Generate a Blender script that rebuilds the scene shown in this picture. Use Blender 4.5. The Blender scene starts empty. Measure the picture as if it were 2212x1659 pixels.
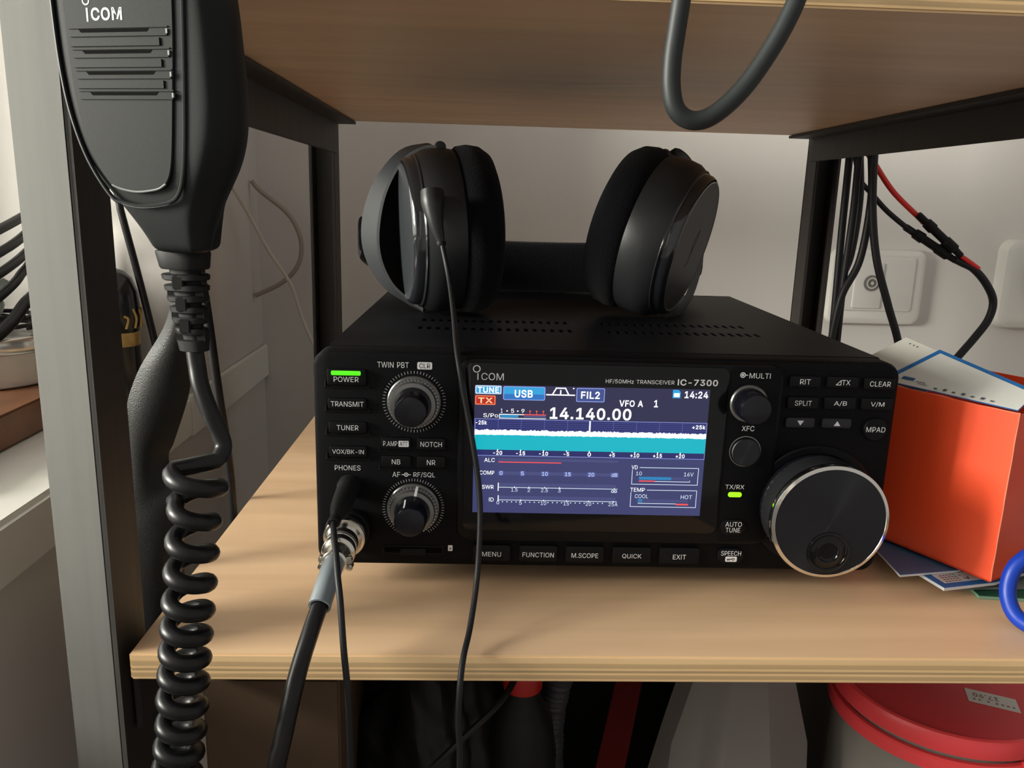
import bpy, bmesh, math, random
from math import sin, cos, pi, radians
from mathutils import Vector, Matrix
from mathutils.geometry import tessellate_polygon
random.seed(7)
SC = bpy.context.scene
COL = SC.collection

# ------------------------------------------------------------------ camera
cam_data = bpy.data.cameras.new('camera')
cam = bpy.data.objects.new('camera', cam_data)
COL.objects.link(cam)
cam_data.sensor_fit = 'HORIZONTAL'
cam_data.sensor_width = 36.0
cam_data.lens = 28.3536
cam_data.clip_start = 0.01
right, fwd, up = (Vector((0.999024, -0.033907, 0.028318)), Vector((0.039386, 0.973947, -0.223328)), Vector((-0.020008, 0.224225, 0.974332)))
m = Matrix((right, up, -fwd)).transposed().to_4x4()
m.translation = Vector((0.067465, -0.319477, 0.163479))
cam.matrix_world = m
SC.camera = cam

# ------------------------------------------------------------------ light
SC.view_settings.view_transform = 'Standard'
SC.view_settings.look = 'None'
SC.view_settings.gamma = 1.0
SC.view_settings.use_curve_mapping = False
SC.view_settings.exposure = 0.0
world = bpy.data.worlds.new('world')
SC.world = world
world.use_nodes = True
world.node_tree.nodes['Background'].inputs['Color'].default_value = (1.0, 0.96, 0.90, 1)
world.node_tree.nodes['Background'].inputs['Strength'].default_value = 0.42

def area_light(name, loc, target, sx, sy, power, color):
    ld = bpy.data.lights.new(name, 'AREA')
    ld.shape = 'RECTANGLE'; ld.size = sx; ld.size_y = sy; ld.energy = power; ld.color = color
    o = bpy.data.objects.new(name, ld); COL.objects.link(o)
    o.location = loc
    o.rotation_euler = (Vector(target) - Vector(loc)).to_track_quat('-Z', 'Y').to_euler()
    return o
# overcast sky seen through the window, and the bright patch of it that throws the soft shadows
area_light('window_daylight', (-0.95, -0.45, 0.62), (0.3, -0.45, 0.62), 2.6, 1.15, 42.0, (1.0, 0.98, 0.90))
area_light('bright_sky_patch', (-1.6, -0.40, 0.50), (0.15, 0.0, 0.0), 0.5, 0.55, 78.0, (1.0, 0.95, 0.86))

# ------------------------------------------------------------------ materials
MATS = {}
def nodes_of(name):
    mt = bpy.data.materials.new(name); mt.use_nodes = True
    return mt, mt.node_tree.nodes, mt.node_tree.links, mt.node_tree.nodes['Principled BSDF']
def pm(name, col, rough=0.5, metal=0.0, spec=0.5, noise=0.0, nscale=60.0, bump=0.0, bscale=900.0, coat=0.0, sheen=0.0, trans=0.0, aniso=0.0):
    mt, N, L, b = nodes_of(name)
    b.inputs['Base Color'].default_value = (*col, 1); b.inputs['Roughness'].default_value = rough
    b.inputs['Metallic'].default_value = metal; b.inputs['Specular IOR Level'].default_value = spec
    b.inputs['Coat Weight'].default_value = coat; b.inputs['Sheen Weight'].default_value = sheen
    b.inputs['Transmission Weight'].default_value = trans
    tc = N.new('ShaderNodeTexCoord')
    if noise:
        nz = N.new('ShaderNodeTexNoise'); nz.inputs['Scale'].default_value = nscale; nz.inputs['Detail'].default_value = 4
        L.new(tc.outputs['Object'], nz.inputs['Vector'])
        mx = N.new('ShaderNodeMix'); mx.data_type = 'RGBA'
        mx.inputs[6].default_value = (*[c * (1 - noise) for c in col], 1); mx.inputs[7].default_value = (*[min(1, c * (1 + noise)) for c in col], 1)
        L.new(nz.outputs['Fac'], mx.inputs[0]); L.new(mx.outputs[2], b.inputs['Base Color'])
    if bump:
        nb = N.new('ShaderNodeTexNoise'); nb.inputs['Scale'].default_value = bscale; nb.inputs['Detail'].default_value = 2
        L.new(tc.outputs['Object'], nb.inputs['Vector'])
        bp = N.new('ShaderNodeBump'); bp.inputs['Strength'].default_value = bump; bp.inputs['Distance'].default_value = 0.0006
        L.new(nb.outputs['Fac'], bp.inputs['Height']); L.new(bp.outputs['Normal'], b.inputs['Normal'])
    if aniso:
        b.inputs['Anisotropic'].default_value = aniso
        tg = N.new('ShaderNodeTangent'); tg.direction_type = 'RADIAL'; tg.axis = 'Y'
        L.new(tg.outputs['Tangent'], b.inputs['Tangent'])
    MATS[name] = mt
    return mt
def em(name, col, s=1.0):
    mt, N, L, b = nodes_of(name)
    b.inputs['Base Color'].default_value = (0.01, 0.01, 0.01, 1); b.inputs['Roughness'].default_value = 0.25
    b.inputs['Emission Color'].default_value = (*col, 1); b.inputs['Emission Strength'].default_value = s
    MATS[name] = mt
    return mt

def wood_mat(name, light, dark, edge=False):
    mt, N, L, b = nodes_of(name)
    b.inputs['Roughness'].default_value = 0.42
    tc = N.new('ShaderNodeTexCoord'); mp = N.new('ShaderNodeMapping')
    mp.inputs['Scale'].default_value = (5, 70, 70)
    L.new(tc.outputs['Object'], mp.inputs['Vector'])
    n1 = N.new('ShaderNodeTexNoise'); n1.inputs['Scale'].default_value = 1.0; n1.inputs['Detail'].default_value = 6; n1.inputs['Distortion'].default_value = 0.6
    L.new(mp.outputs['Vector'], n1.inputs['Vector'])
    mp2 = N.new('ShaderNodeMapping'); mp2.inputs['Scale'].default_value = (1.6, 9, 9)
    L.new(tc.outputs['Object'], mp2.inputs['Vector'])
    n2 = N.new('ShaderNodeTexNoise'); n2.inputs['Scale'].default_value = 2.0; n2.inputs['Detail'].default_value = 3
    L.new(mp2.outputs['Vector'], n2.inputs['Vector'])
    ad = N.new('ShaderNodeMath'); ad.operation = 'ADD'
    L.new(n1.outputs['Fac'], ad.inputs[0]); L.new(n2.outputs['Fac'], ad.inputs[1])
    cr = N.new('ShaderNodeValToRGB')
    cr.color_ramp.elements[0].position = 0.36; cr.color_ramp.elements[0].color = (*dark, 1)
    cr.color_ramp.elements[1].position = 0.68; cr.color_ramp.elements[1].color = (*light, 1)
    hf = N.new('ShaderNodeMath'); hf.operation = 'MULTIPLY'; hf.inputs[1].default_value = 0.5
    L.new(ad.outputs[0], hf.inputs[0]); L.new(hf.outputs[0], cr.inputs['Fac'])
    out = cr.outputs['Color']
    if edge:   # plies of the board, seen at its cut edge; object z runs 0 (bottom) .. 0.0106 (top)
        sp = N.new('ShaderNodeSeparateXYZ'); L.new(tc.outputs['Object'], sp.inputs[0])
        wob = N.new('ShaderNodeMath'); wob.operation = 'MULTIPLY_ADD'; wob.inputs[1].default_value = 0.0012; wob.inputs[2].default_value = -0.0006
        L.new(n1.outputs['Fac'], wob.inputs[0])
        sm = N.new('ShaderNodeMath'); sm.operation = 'ADD'; L.new(sp.outputs['Z'], sm.inputs[0]); L.new(wob.outputs[0], sm.inputs[1])
        dv = N.new('ShaderNodeMath'); dv.operation = 'DIVIDE'; dv.inputs[1].default_value = 0.0106; L.new(sm.outputs[0], dv.inputs[0])
        r2 = N.new('ShaderNodeValToRGB'); e = r2.color_ramp.elements
        stops = [(0.0, .95), (.12, .98), (.14, .62), (.28, .68), (.30, 1.0), (.37, .97), (.39, .50), (.46, .60), (.48, .98), (.55, .95), (.57, .66), (.73, .72), (.75, 1.0), (1.0, 1.0)]
        e[0].position, e[1].position = stops[0][0], stops[-1][0]
        e[0].color = (stops[0][1],) * 3 + (1,); e[1].color = (stops[-1][1],) * 3 + (1,)
        for p, v in stops[1:-1]:
            k = e.new(p); k.color = (v, v * .97, v * .92, 1)
        L.new(dv.outputs[0], r2.inputs['Fac'])
        mx = N.new('ShaderNodeMix'); mx.data_type = 'RGBA'; mx.blend_type = 'MULTIPLY'; mx.inputs[0].default_value = 1.0
        L.new(out, mx.inputs[6]); L.new(r2.outputs['Color'], mx.inputs[7]); out = mx.outputs[2]
    L.new(out, b.inputs['Base Color'])
    bp = N.new('ShaderNodeBump'); bp.inputs['Strength'].default_value = 0.12; bp.inputs['Distance'].default_value = 0.0004
    L.new(n1.outputs['Fac'], bp.inputs['Height']); L.new(bp.outputs['Normal'], b.inputs['Normal'])
    MATS[name] = mt
    return mt

def steel_mat(name, col, metal, rough):
    mt, N, L, b = nodes_of(name)
    b.inputs['Metallic'].default_value = metal
    tc = N.new('ShaderNodeTexCoord'); mp = N.new('ShaderNodeMapping'); mp.inputs['Scale'].default_value = (260, 260, 6)
    L.new(tc.outputs['Object'], mp.inputs['Vector'])
    n1 = N.new('ShaderNodeTexNoise'); n1.inputs['Scale'].default_value = 1.0; n1.inputs['Detail'].default_value = 4
    L.new(mp.outputs['Vector'], n1.inputs['Vector'])
    mx = N.new('ShaderNodeMix'); mx.data_type = 'RGBA'
    mx.inputs[6].default_value = (*[c * .86 for c in col], 1); mx.inputs[7].default_value = (*[c * 1.1 for c in col], 1)
    L.new(n1.outputs['Fac'], mx.inputs[0]); L.new(mx.outputs[2], b.inputs['Base Color'])
    mr = N.new('ShaderNodeMapRange'); mr.inputs['To Min'].default_value = rough - .08; mr.inputs['To Max'].default_value = rough + .1
    L.new(n1.outputs['Fac'], mr.inputs['Value']); L.new(mr.outputs['Result'], b.inputs['Roughness'])
    MATS[name] = mt
    return mt

def glass_mat(name, tint, gloss=0.08):
    mt = bpy.data.materials.new(name); mt.use_nodes = True
    N, L = mt.node_tree.nodes, mt.node_tree.links
    N.remove(N['Principled BSDF'])
    t = N.new('ShaderNodeBsdfTransparent'); t.inputs['Color'].default_value = (*tint, 1)
    g = N.new('ShaderNodeBsdfGlossy'); g.inputs['Roughness'].default_value = 0.08
    fr = N.new('ShaderNodeFresnel'); fr.inputs['IOR'].default_value = 1.45
    mx = N.new('ShaderNodeMixShader')
    L.new(fr.outputs[0], mx.inputs[0]); L.new(t.outputs[0], mx.inputs[1]); L.new(g.outputs[0], mx.inputs[2])
    L.new(mx.outputs[0], N['Material Output'].inputs['Surface'])
    MATS[name] = mt
    return mt

wood_mat('ply_face', (.71, .48, .295), (.57, .365, .215))
wood_mat('ply_edge', (.78, .56, .32), (.62, .42, .22), edge=True)
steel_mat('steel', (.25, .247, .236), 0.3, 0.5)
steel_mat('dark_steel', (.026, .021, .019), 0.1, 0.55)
pm('wall_paint', (.62, .59, .56), 0.85, noise=.03, nscale=9, bump=.15, bscale=350)
pm('white_gloss', (.80, .79, .73), 0.3, noise=.02)
pm('socket_plastic', (.66, .64, .60), 0.4)
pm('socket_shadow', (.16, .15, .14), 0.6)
pm('floor_tile', (.50, .44, .38), 0.6, noise=.1)
pm('case_black', (.002, .002, .0035), 0.5, spec=.14, bump=.2, bscale=2500)
pm('panel_black', (.0018, .0018, .0028), 0.55, spec=.12, bump=.2, bscale=3000)
pm('bezel_black', (.002, .002, .003), 0.42, spec=.18, bump=.1, bscale=3000)
pm('gloss_black', (.002, .002, .003), 0.10, spec=.35)
pm('button_black', (.0028, .0028, .0038), 0.45, spec=.18, bump=.15, bscale=3000)
pm('arrow_button', (.018, .018, .023), 0.45, spec=.3)
pm('print_grey', (.72, .72, .75), 0.5)
pm('print_tick', (.42, .42, .45), 0.5)
pm('groove_black', (.002, .002, .002), 0.8, spec=.05)
pm('knob_ring', (.20, .20, .20), 0.32, metal=.8)
pm('knob_knurl', (.34, .34, .34), 0.32, metal=.8)
pm('knob_black', (.006, .006, .010), 0.25, spec=.35)
pm('knob_mark', (.85, .85, .83), 0.4)
pm('spun_black', (.038, .038, .044), 0.30, metal=.9, aniso=.85)
pm('chrome', (.78, .76, .72), 0.14, metal=1.0)
pm('nickel', (.70, .67, .60), 0.22, metal=1.0, noise=.1, nscale=300)
pm('rubber_grip', (.016, .016, .018), 0.36, spec=.5)
pm('rubber', (.005, .005, .0055), 0.6, spec=.22)
pm('cable_black', (.005, .005, .006), 0.36, spec=.32)
pm('cable_grey', (.015, .018, .019), 0.5, spec=.35)
pm('cable_soft', (.009, .009, .011), 0.5, spec=.3)
pm('mic_black', (.0095, .011, .0115), 0.55, spec=.16, bump=.05, bscale=3500)
pm('mic_gloss', (.008, .009, .010), 0.45, spec=.2)
pm('mic_line', (.20, .21, .21), 0.35)
pm('mic_logo', (.62, .63, .62), 0.45)
pm('sleeve', (.30, .345, .38), 0.25, trans=.4)
pm('phone_housing', (.018, .019, .021), 0.38, spec=.35, bump=.08, bscale=2500)
pm('phone_gloss', (.014, .015, .018), 0.10, coat=.5)
pm('phone_face', (.030, .033, .037), 0.25, spec=.4)
pm('phone_face_dark', (.012, .011, .012), 0.45)
pm('phone_yoke', (.022, .024, .027), 0.45, spec=.4)
pm('phone_pad', (.004, .004, .006), 0.95, spec=.1, sheen=.06, bump=.8, bscale=1400)
pm('strap_black', (.009, .009, .0088), 0.40, spec=.25, bump=.25, bscale=1800)
pm('box_orange', (.90, .085, .022), 0.45, noise=.03, nscale=40)
pm('box_inside', (.80, .16, .08), 0.6)
pm('box_worn', (.90, .26, .15), 0.7)
pm('card_white', (.72, .73, .70), 0.6)
pm('card_cream', (.74, .74, .68), 0.6)
pm('card_blue', (.02, .16, .46), 0.45)
pm('cover_blue', (.085, .165, .31), 0.5, noise=.05, nscale=200)
pm('ink', (.10, .11, .13), 0.6)
pm('ink_blue', (.02, .11, .28), 0.5)
pm('paper_edge', (.70, .72, .74), 0.7)
pm('pcb_green', (.010, .070, .040), 0.4, noise=.35, nscale=600)
pm('pcb_edge', (.16, .30, .20), 0.5)
pm('grey_board', (.16, .17, .16), 0.6)
pm('cable_blue', (.004, .035, .33), 0.4, spec=.35)
pm('wire_red', (.62, .018, .012), 0.45)
pm('tape_clear', (.62, .48, .38), 0.3)
pm('wire_white', (.60, .56, .50), 0.5)
pm('wire_tan', (.33, .29, .24), 0.6)
pm('board_wood', (.20, .085, .038), 0.3, noise=.35, nscale=35)
pm('tin_white', (.62, .60, .56), 0.28, metal=.35)
pm('tin_rim', (.80, .78, .72), 0.2, metal=.8)
pm('bag_green', (.45, .52, .48), 0.35, noise=.3, nscale=60)
pm('vase_black', (.012, .013, .014), 0.22)
pm('gold', (.55, .36, .13), 0.4, metal=.4, noise=.5, nscale=180)
pm('lid_red', (.93, .075, .085), 0.38)
pm('lid_red_top', (.74, .03, .042), 0.5, bump=.1, bscale=1200)
pm('sticker', (.72, .70, .66), 0.6)
pm('sticker_ink', (.25, .18, .16), 0.6)
pm('bag_black', (.007, .0065, .0065), 0.55, spec=.3, noise=.3, nscale=40)
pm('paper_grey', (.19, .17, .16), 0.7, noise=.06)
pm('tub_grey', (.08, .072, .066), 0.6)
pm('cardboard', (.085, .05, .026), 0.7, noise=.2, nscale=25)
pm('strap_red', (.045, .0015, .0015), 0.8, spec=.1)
pm('cap_red', (.42, .010, .010), 0.4)
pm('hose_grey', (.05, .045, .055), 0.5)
glass_mat('window_glass', (.97, .98, .97))
glass_mat('jar_clear', (.74, .76, .74))
_n, _l = MATS['jar_clear'].node_tree.nodes, MATS['jar_clear'].node_tree.links      # a slightly milky plastic
_d = _n.new('ShaderNodeBsdfDiffuse'); _d.inputs['Color'].default_value = (.50, .46, .42, 1)
_m = _n.new('ShaderNodeMixShader'); _m.inputs[0].default_value = 0.42
_f = [x for x in _n if x.type == 'MIX_SHADER' and x is not _m][0]
_l.new(_f.outputs[0], _m.inputs[1]); _l.new(_d.outputs[0], _m.inputs[2]); _l.new(_m.outputs[0], _n['Material Output'].inputs['Surface'])

em('led_green', (.10, 1.0, 0.01), 1.1)
em('led_lime', (.42, 1.0, 0.01), 1.1)
em('s_bg', (.040, .046, .150), 1.0)
em('s_top', (.022, .022, .070), 1.0)
em('s_scope', (.016, .020, .13), 1.0)
em('s_grid', (.085, .11, .38), 1.0)
em('s_frame', (.30, .36, .85), 1.0)
em('s_white', (.95, .97, 1.0), 1.35)
em('s_text', (.72, .84, 1.0), 1.0)
em('s_cyan', (.0, .46, .56), 1.0)
em('s_blue', (.02, .36, .75), 1.0)
em('s_usb', (.03, .36, .72), 1.0)
em('s_usb_low', (.02, .17, .52), 1.0)
em('s_fil', (.045, .075, .26), 1.0)
em('s_red', (.90, .09, .10), 1.0)
em('s_txbg', (.50, .015, .01), 1.0)
em('s_orange', (1.0, .22, .08), 1.0)
em('s_seg', (.075, .085, .23), 1.0)
em('s_yellow', (1.0, .72, .35), 1.0)

# ------------------------------------------------------------------ mesh building
def rr_pts(x0, x1, z0, z1, r, n=5):
    r = max(1e-7, min(r, (x1 - x0) / 2 - 1e-7, (z1 - z0) / 2 - 1e-7))
    out = []
    for cx, cz, a in ((x1 - r, z1 - r, 0), (x0 + r, z1 - r, pi / 2), (x0 + r, z0 + r, pi), (x1 - r, z0 + r, 1.5 * pi)):
        for i in range(n + 1):
            t = a + pi / 2 * i / n
            out.append((cx + r * cos(t), cz + r * sin(t)))
    return out
def basis(axis):
    a = Vector(axis).normalized()
    h = Vector((0, 0, 1)) if abs(a.z) < .9 else Vector((1, 0, 0))
    u = h.cross(a).normalized(); v = a.cross(u)
    return u, v, a
def catmull(pts, n=8):
    P = [Vector(p) for p in pts]
    if len(P) < 3: return P
    P = [2 * P[0] - P[1]] + P + [2 * P[-1] - P[-2]]
    out = []
    for i in range(1, len(P) - 2):
        for k in range(n):
            t = k / n
            out.append(.5 * ((2 * P[i]) + (P[i + 1] - P[i - 1]) * t + (2 * P[i - 1] - 5 * P[i] + 4 * P[i + 1] - P[i + 2]) * t * t + (3 * P[i] - P[i - 1] - 3 * P[i + 1] + P[i + 2]) * t ** 3))
    out.append(P[-2])
    return out
# letter outlines in 1/200 em: advance, then closed contours
FONT = {
'+': (91, "40,7 40,73 51,73 51,7 | 12,34 12,45 78,45 78,34"),
'-': (91, "67,49 67,38 23,38 23,49"),
'.': (38, "19,-1 17,-1 16,0 14,1 13,2 11,3 11,5 10,6 10,8 10,10 11,12 11,13 13,15 14,16 16,17 17,17 19,17 21,17 23,17 24,16 26,15 27,13 28,12 28,10 28,8 28,6 28,5 27,3 26,2 24,1 23,0 21,-1"),
'/': (50, "47,107 14,-15 3,-15 36,107"),
'0': (91, "45,-1 40,-1 35,0 30,2 26,5 22,8 19,12 16,17 14,23 12,29 11,36 10,43 10,51 10,59 11,66 12,73 14,79 16,84 19,89 22,93 26,97 30,100 35,102 40,103 45,103 51,103 56,102 60,100 65,97 68,93 72,89 74,84 77,79 79,73 80,66 81,59 81,51 81,43 80,36 79,29 77,23 75,17 72,12 68,8 65,5 60,2 56,0 51,-1 | 45,10 49,10 52,11 55,13 58,15 61,17 63,21 65,24 66,29 67,34 68,39 69,45 69,51 69,57 68,63 67,68 66,73 65,77 63,81 61,84 58,87 55,89 52,91 49,92 45,92 42,92 38,91 35,89 33,87 30,84 28,81 26,77 25,73 23,68 23,63 22,57 22,51 22,45 23,39 23,34 25,29 26,24 28,21 30,17 33,15 35,13 38,11 42,10"),
'1': (91, "15,0 15,11 78,11 78,0 | 55,102 55,0 42,0 42,90 17,72 17,85 40,102"),
'2': (91, "13,0 13,9 47,46 56,56 58,59 60,61 61,63 62,65 63,67 64,70 64,72 64,74 64,77 63,79 63,82 62,84 60,86 59,87 57,89 55,90 52,91 50,91 47,92 45,92 42,92 39,91 37,91 34,89 32,88 31,87 29,85 28,83 27,80 26,78 26,75 25,72 13,72 13,77 14,81 15,85 17,88 20,92 22,95 25,97 29,99 32,101 36,102 41,103 45,103 49,103 54,102 58,101 61,99 65,97 67,95 70,92 72,89 74,86 75,82 76,78 76,74 76,72 76,69 75,66 74,64 73,61 71,58 69,55 67,52 64,48 61,45 58,40 53,36 31,12 31,11 78,11 78,0"),
'3': (91, "44,-1 39,-1 35,-1 30,0 27,2 23,4 20,6 17,9 14,11 12,15 10,18 9,22 9,26 22,26 22,24 23,21 24,19 25,17 27,16 29,14 31,13 33,12 36,11 38,10 41,10 44,10 47,10 50,11 52,11 55,12 57,13 59,15 61,17 63,19 64,21 65,23 66,26 66,29 66,32 65,34 64,37 63,39 62,41 60,43 58,45 55,47 52,48 48,49 45,49 40,50 31,50 31,60 58,90 14,90 14,102 74,102 74,92 42,56 42,58 48,58 53,58 57,57 62,55 65,53 69,51 72,48 74,44 76,41 77,37 78,33 79,29 78,25 77,21 76,17 74,13 72,10 69,7 65,5 62,2 58,1 53,0 49,-1"),
'4': (91, "8,21 8,32 49,102 62,102 22,33 83,33 83,21 | 56,0 56,24 56,29 56,64 69,64 69,0"),
'5': (91, "44,-1 40,-1 36,0 32,1 28,2 25,4 22,6 19,9 17,12 15,15 13,19 12,22 12,26 24,26 25,24 25,22 26,20 28,18 29,16 31,15 33,13 35,12 37,11 39,10 42,10 44,10 47,10 50,11 53,12 55,13 58,14 60,16 61,18 63,21 64,23 65,26 65,29 66,32 65,36 65,39 64,42 63,44 61,47 59,49 57,51 55,52 52,54 50,55 47,55 44,55 41,55 38,55 36,54 33,54 31,53 29,52 27,50 26,49 13,51 19,102 73,102 73,90 30,90 27,60 29,62 31,63 33,64 36,65 38,66 41,66 43,67 46,67 49,67 53,66 56,65 59,64 62,63 64,61 67,59 69,57 71,55 73,52 74,49 76,46 77,43 78,40 78,36 78,33 78,28 77,23 76,19 74,15 71,11 69,8 65,5 62,3 58,1 54,0 49,-1"),
'6': (91, "45,-1 41,-1 36,0 32,1 28,3 25,5 22,8 19,11 17,15 15,19 14,23 13,28 13,32 13,36 14,40 15,44 16,48 18,52 20,57 24,62 27,68 50,102 64,102 30,52 29,52 33,58 39,61 41,62 43,62 45,63 47,63 51,63 56,62 60,61 63,59 66,57 69,54 72,51 74,48 76,44 77,40 78,36 78,31 78,27 77,22 75,18 74,15 71,11 69,8 65,5 62,3 58,1 54,0 50,-1 | 45,10 48,10 51,10 53,11 56,13 58,14 60,16 61,18 63,20 64,23 65,26 65,28 65,31 65,35 65,37 64,40 63,43 61,45 60,47 58,49 56,50 53,52 51,52 48,53 45,53 42,53 40,52 37,52 35,50 33,49 31,47 29,45 28,43 26,40 26,38 25,35 25,32 25,29 26,26 26,23 28,20 29,18 31,16 33,14 35,13 37,11 40,10 42,10"),
'7': (91, "19,0 65,90 12,90 12,102 78,102 78,90 33,0"),
'8': (91, "45,-1 40,-1 36,0 31,1 27,2 23,4 20,7 17,9 15,12 13,16 11,19 11,23 10,27 11,30 11,33 12,36 13,39 14,42 16,44 18,46 20,48 23,50 25,51 28,52 31,53 27,55 24,56 21,59 19,62 17,65 15,68 14,72 14,76 14,80 15,83 16,87 18,90 20,93 23,95 26,98 29,100 33,101 37,102 41,103 45,103 50,103 54,102 58,101 61,100 65,98 67,95 70,93 72,90 74,87 75,83 76,80 76,76 76,72 75,68 74,65 72,62 69,59 67,56 64,55 60,53 63,52 65,51 68,50 70,48 72,46 74,44 76,42 77,39 79,36 79,33 80,30 80,27 80,23 79,19 78,16 76,12 73,9 70,7 67,4 63,2 59,1 55,0 50,-1 | 45,10 49,10 52,10 54,11 57,12 59,13 61,15 63,16 65,18 66,20 67,23 67,25 67,28 67,30 67,33 66,35 64,38 63,40 61,42 59,43 57,45 54,46 51,46 48,47 45,47 42,47 39,46 36,46 34,45 31,43 29,42 28,40 26,38 25,35 24,33 23,30 23,28 23,25 24,23 25,20 26,18 27,16 29,15 31,13 33,12 36,11 39,10 42,10 | 45,58 48,58 50,58 53,59 55,60 57,61 59,63 60,64 61,66 62,68 63,70 64,73 64,75 64,78 63,80 63,82 62,84 60,86 59,87 57,89 55,90 53,91 50,91 48,92 45,92 43,92 40,91 38,91 35,90 33,89 32,87 30,86 29,84 28,82 27,80 27,78 27,75 27,73 27,70 28,68 29,66 30,64 32,63 34,61 36,60 38,59 40,58 43,58"),
'9': (91, "45,103 50,103 54,102 58,101 62,99 66,96 69,94 71,90 74,87 75,83 77,79 78,74 78,69 78,66 77,62 76,58 75,54 73,50 70,45 67,39 63,34 40,0 26,0 60,50 61,50 57,44 51,40 50,40 48,39 46,39 44,39 39,39 35,40 31,41 27,43 24,45 21,47 19,50 17,54 15,57 14,61 13,66 13,70 13,75 14,79 15,83 17,87 19,91 22,94 25,97 29,99 32,101 36,102 41,103 | 45,92 42,92 40,91 37,90 35,89 33,88 31,86 29,84 28,81 27,79 26,76 25,73 25,70 25,67 26,64 27,62 28,59 29,57 31,55 33,53 35,51 37,50 40,49 42,49 45,49 48,49 51,49 53,50 56,51 58,53 60,55 61,57 63,59 64,62 65,64 65,67 65,70 65,73 65,76 64,79 63,81 61,84 60,86 58,88 56,89 53,90 51,91 48,92"),
':': (38, "19,-1 17,-1 16,0 14,1 13,2 11,3 11,5 10,6 10,8 10,10 11,12 11,13 13,15 14,16 16,17 17,17 19,17 21,17 23,17 24,16 26,15 27,13 28,12 28,10 28,8 28,6 28,5 27,3 26,2 24,1 23,0 21,-1 | 19,54 17,54 16,55 14,56 13,57 11,58 11,60 10,61 10,63 10,65 11,67 11,68 13,70 14,71 16,72 17,72 19,72 21,72 23,72 24,71 26,70 27,68 28,67 28,65 28,63 28,61 28,60 27,58 26,57 24,56 23,55 21,54"),
'A': (96, "3,0 40,102 55,102 93,0 79,0 57,60 53,74 46,96 49,96 43,74 38,60 17,0 | 22,28 22,40 74,40 74,28"),
'B': (91, "12,0 12,102 48,102 53,102 58,101 62,100 66,98 69,96 72,94 74,91 76,88 78,85 79,82 79,78 80,75 79,72 79,69 78,66 77,64 76,62 75,60 73,59 71,57 69,56 67,55 65,54 63,53 63,52 65,52 68,51 70,50 73,49 75,47 77,45 79,43 80,41 82,38 83,35 83,31 84,27 83,23 83,20 82,17 80,13 78,10 75,8 72,6 69,4 65,2 60,1 55,0 49,0 | 25,11 49,11 54,12 59,13 63,14 66,16 68,18 70,21 71,24 71,27 71,30 70,32 70,35 68,37 67,39 65,41 63,42 61,44 59,45 56,46 53,46 50,46 25,46 | 25,57 48,57 50,57 53,58 55,58 58,59 60,60 62,62 63,63 65,65 66,67 67,70 67,72 67,74 67,78 66,81 65,83 63,86 60,88 57,89 53,90 48,90 25,90"),
'C': (102, "53,-1 47,-1 41,0 35,2 30,5 25,8 21,13 17,18 14,23 11,29 10,36 8,43 8,51 8,59 10,66 11,72 14,79 17,84 21,89 25,93 30,97 35,100 41,102 47,103 53,103 57,103 61,103 65,102 68,101 71,100 75,98 78,96 80,94 83,92 85,89 88,87 90,84 91,80 93,77 94,73 95,70 82,70 81,72 80,75 79,77 78,79 76,81 75,83 73,84 71,86 70,87 67,88 65,89 63,90 61,90 58,91 56,91 53,91 49,91 45,90 41,89 37,86 33,84 30,81 27,77 25,73 23,68 22,63 21,57 21,51 21,45 22,39 23,34 25,29 27,25 30,21 33,18 37,15 41,13 45,12 49,11 53,11 56,11 58,11 61,11 63,12 65,13 67,14 70,15 71,16 73,18 75,19 76,21 78,23 79,25 80,27 81,30 82,32 95,32 94,28 93,25 91,21 90,18 88,15 86,12 83,10 80,8 78,6 75,4 71,2 68,1 65,0 61,-1 57,-1"),
'D': (100, "44,0 19,0 19,11 43,11 49,12 54,13 59,14 64,16 67,19 71,22 74,26 76,30 78,34 79,40 80,45 80,51 80,57 79,62 78,67 76,72 74,76 71,80 68,83 64,86 60,88 55,89 50,90 44,90 19,90 19,102 45,102 52,101 59,100 65,98 71,96 75,92 80,88 84,84 87,78 89,72 91,66 92,59 92,51 92,43 91,36 89,30 87,24 83,18 80,14 75,10 70,6 64,3 58,2 51,0 | 25,102 25,0 12,0 12,102"),
'E': (84, "12,0 12,102 74,102 74,90 25,90 25,57 71,57 71,46 25,46 25,11 75,11 75,0"),
'F': (82, "12,0 12,102 74,102 74,90 25,90 25,56 69,56 69,44 25,44 25,0"),
'H': (103, "12,0 12,102 25,102 25,58 78,58 78,102 91,102 91,0 78,0 78,46 25,46 25,0"),
'I': (60, "6,0 6,11 24,11 24,90 6,90 6,102 54,102 54,90 37,90 37,11 54,11 54,0"),
'K': (93, "21,29 21,43 28,52 35,61 42,69 73,102 90,102 46,55 | 12,0 12,102 25,102 25,67 25,45 25,39 25,0 | 74,0 38,52 46,62 90,0"),
'L': (79, "12,0 12,102 25,102 25,11 72,11 72,0"),
'M': (126, "12,0 12,102 30,102 55,37 57,32 60,25 62,17 64,10 61,10 64,17 66,24 68,32 70,37 95,102 114,102 114,0 101,0 101,58 101,65 101,74 101,83 101,91 103,91 100,82 96,73 93,64 91,58 68,0 57,0 34,58 32,64 29,72 26,82 22,91 24,91 24,83 24,74 24,66 24,58 24,0"),
'N': (105, "12,0 12,102 27,102 69,37 73,30 78,21 83,11 81,11 80,22 80,31 80,39 80,102 93,102 93,0 77,0 40,58 35,66 30,76 22,90 24,91 24,77 25,66 25,58 25,0"),
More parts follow.
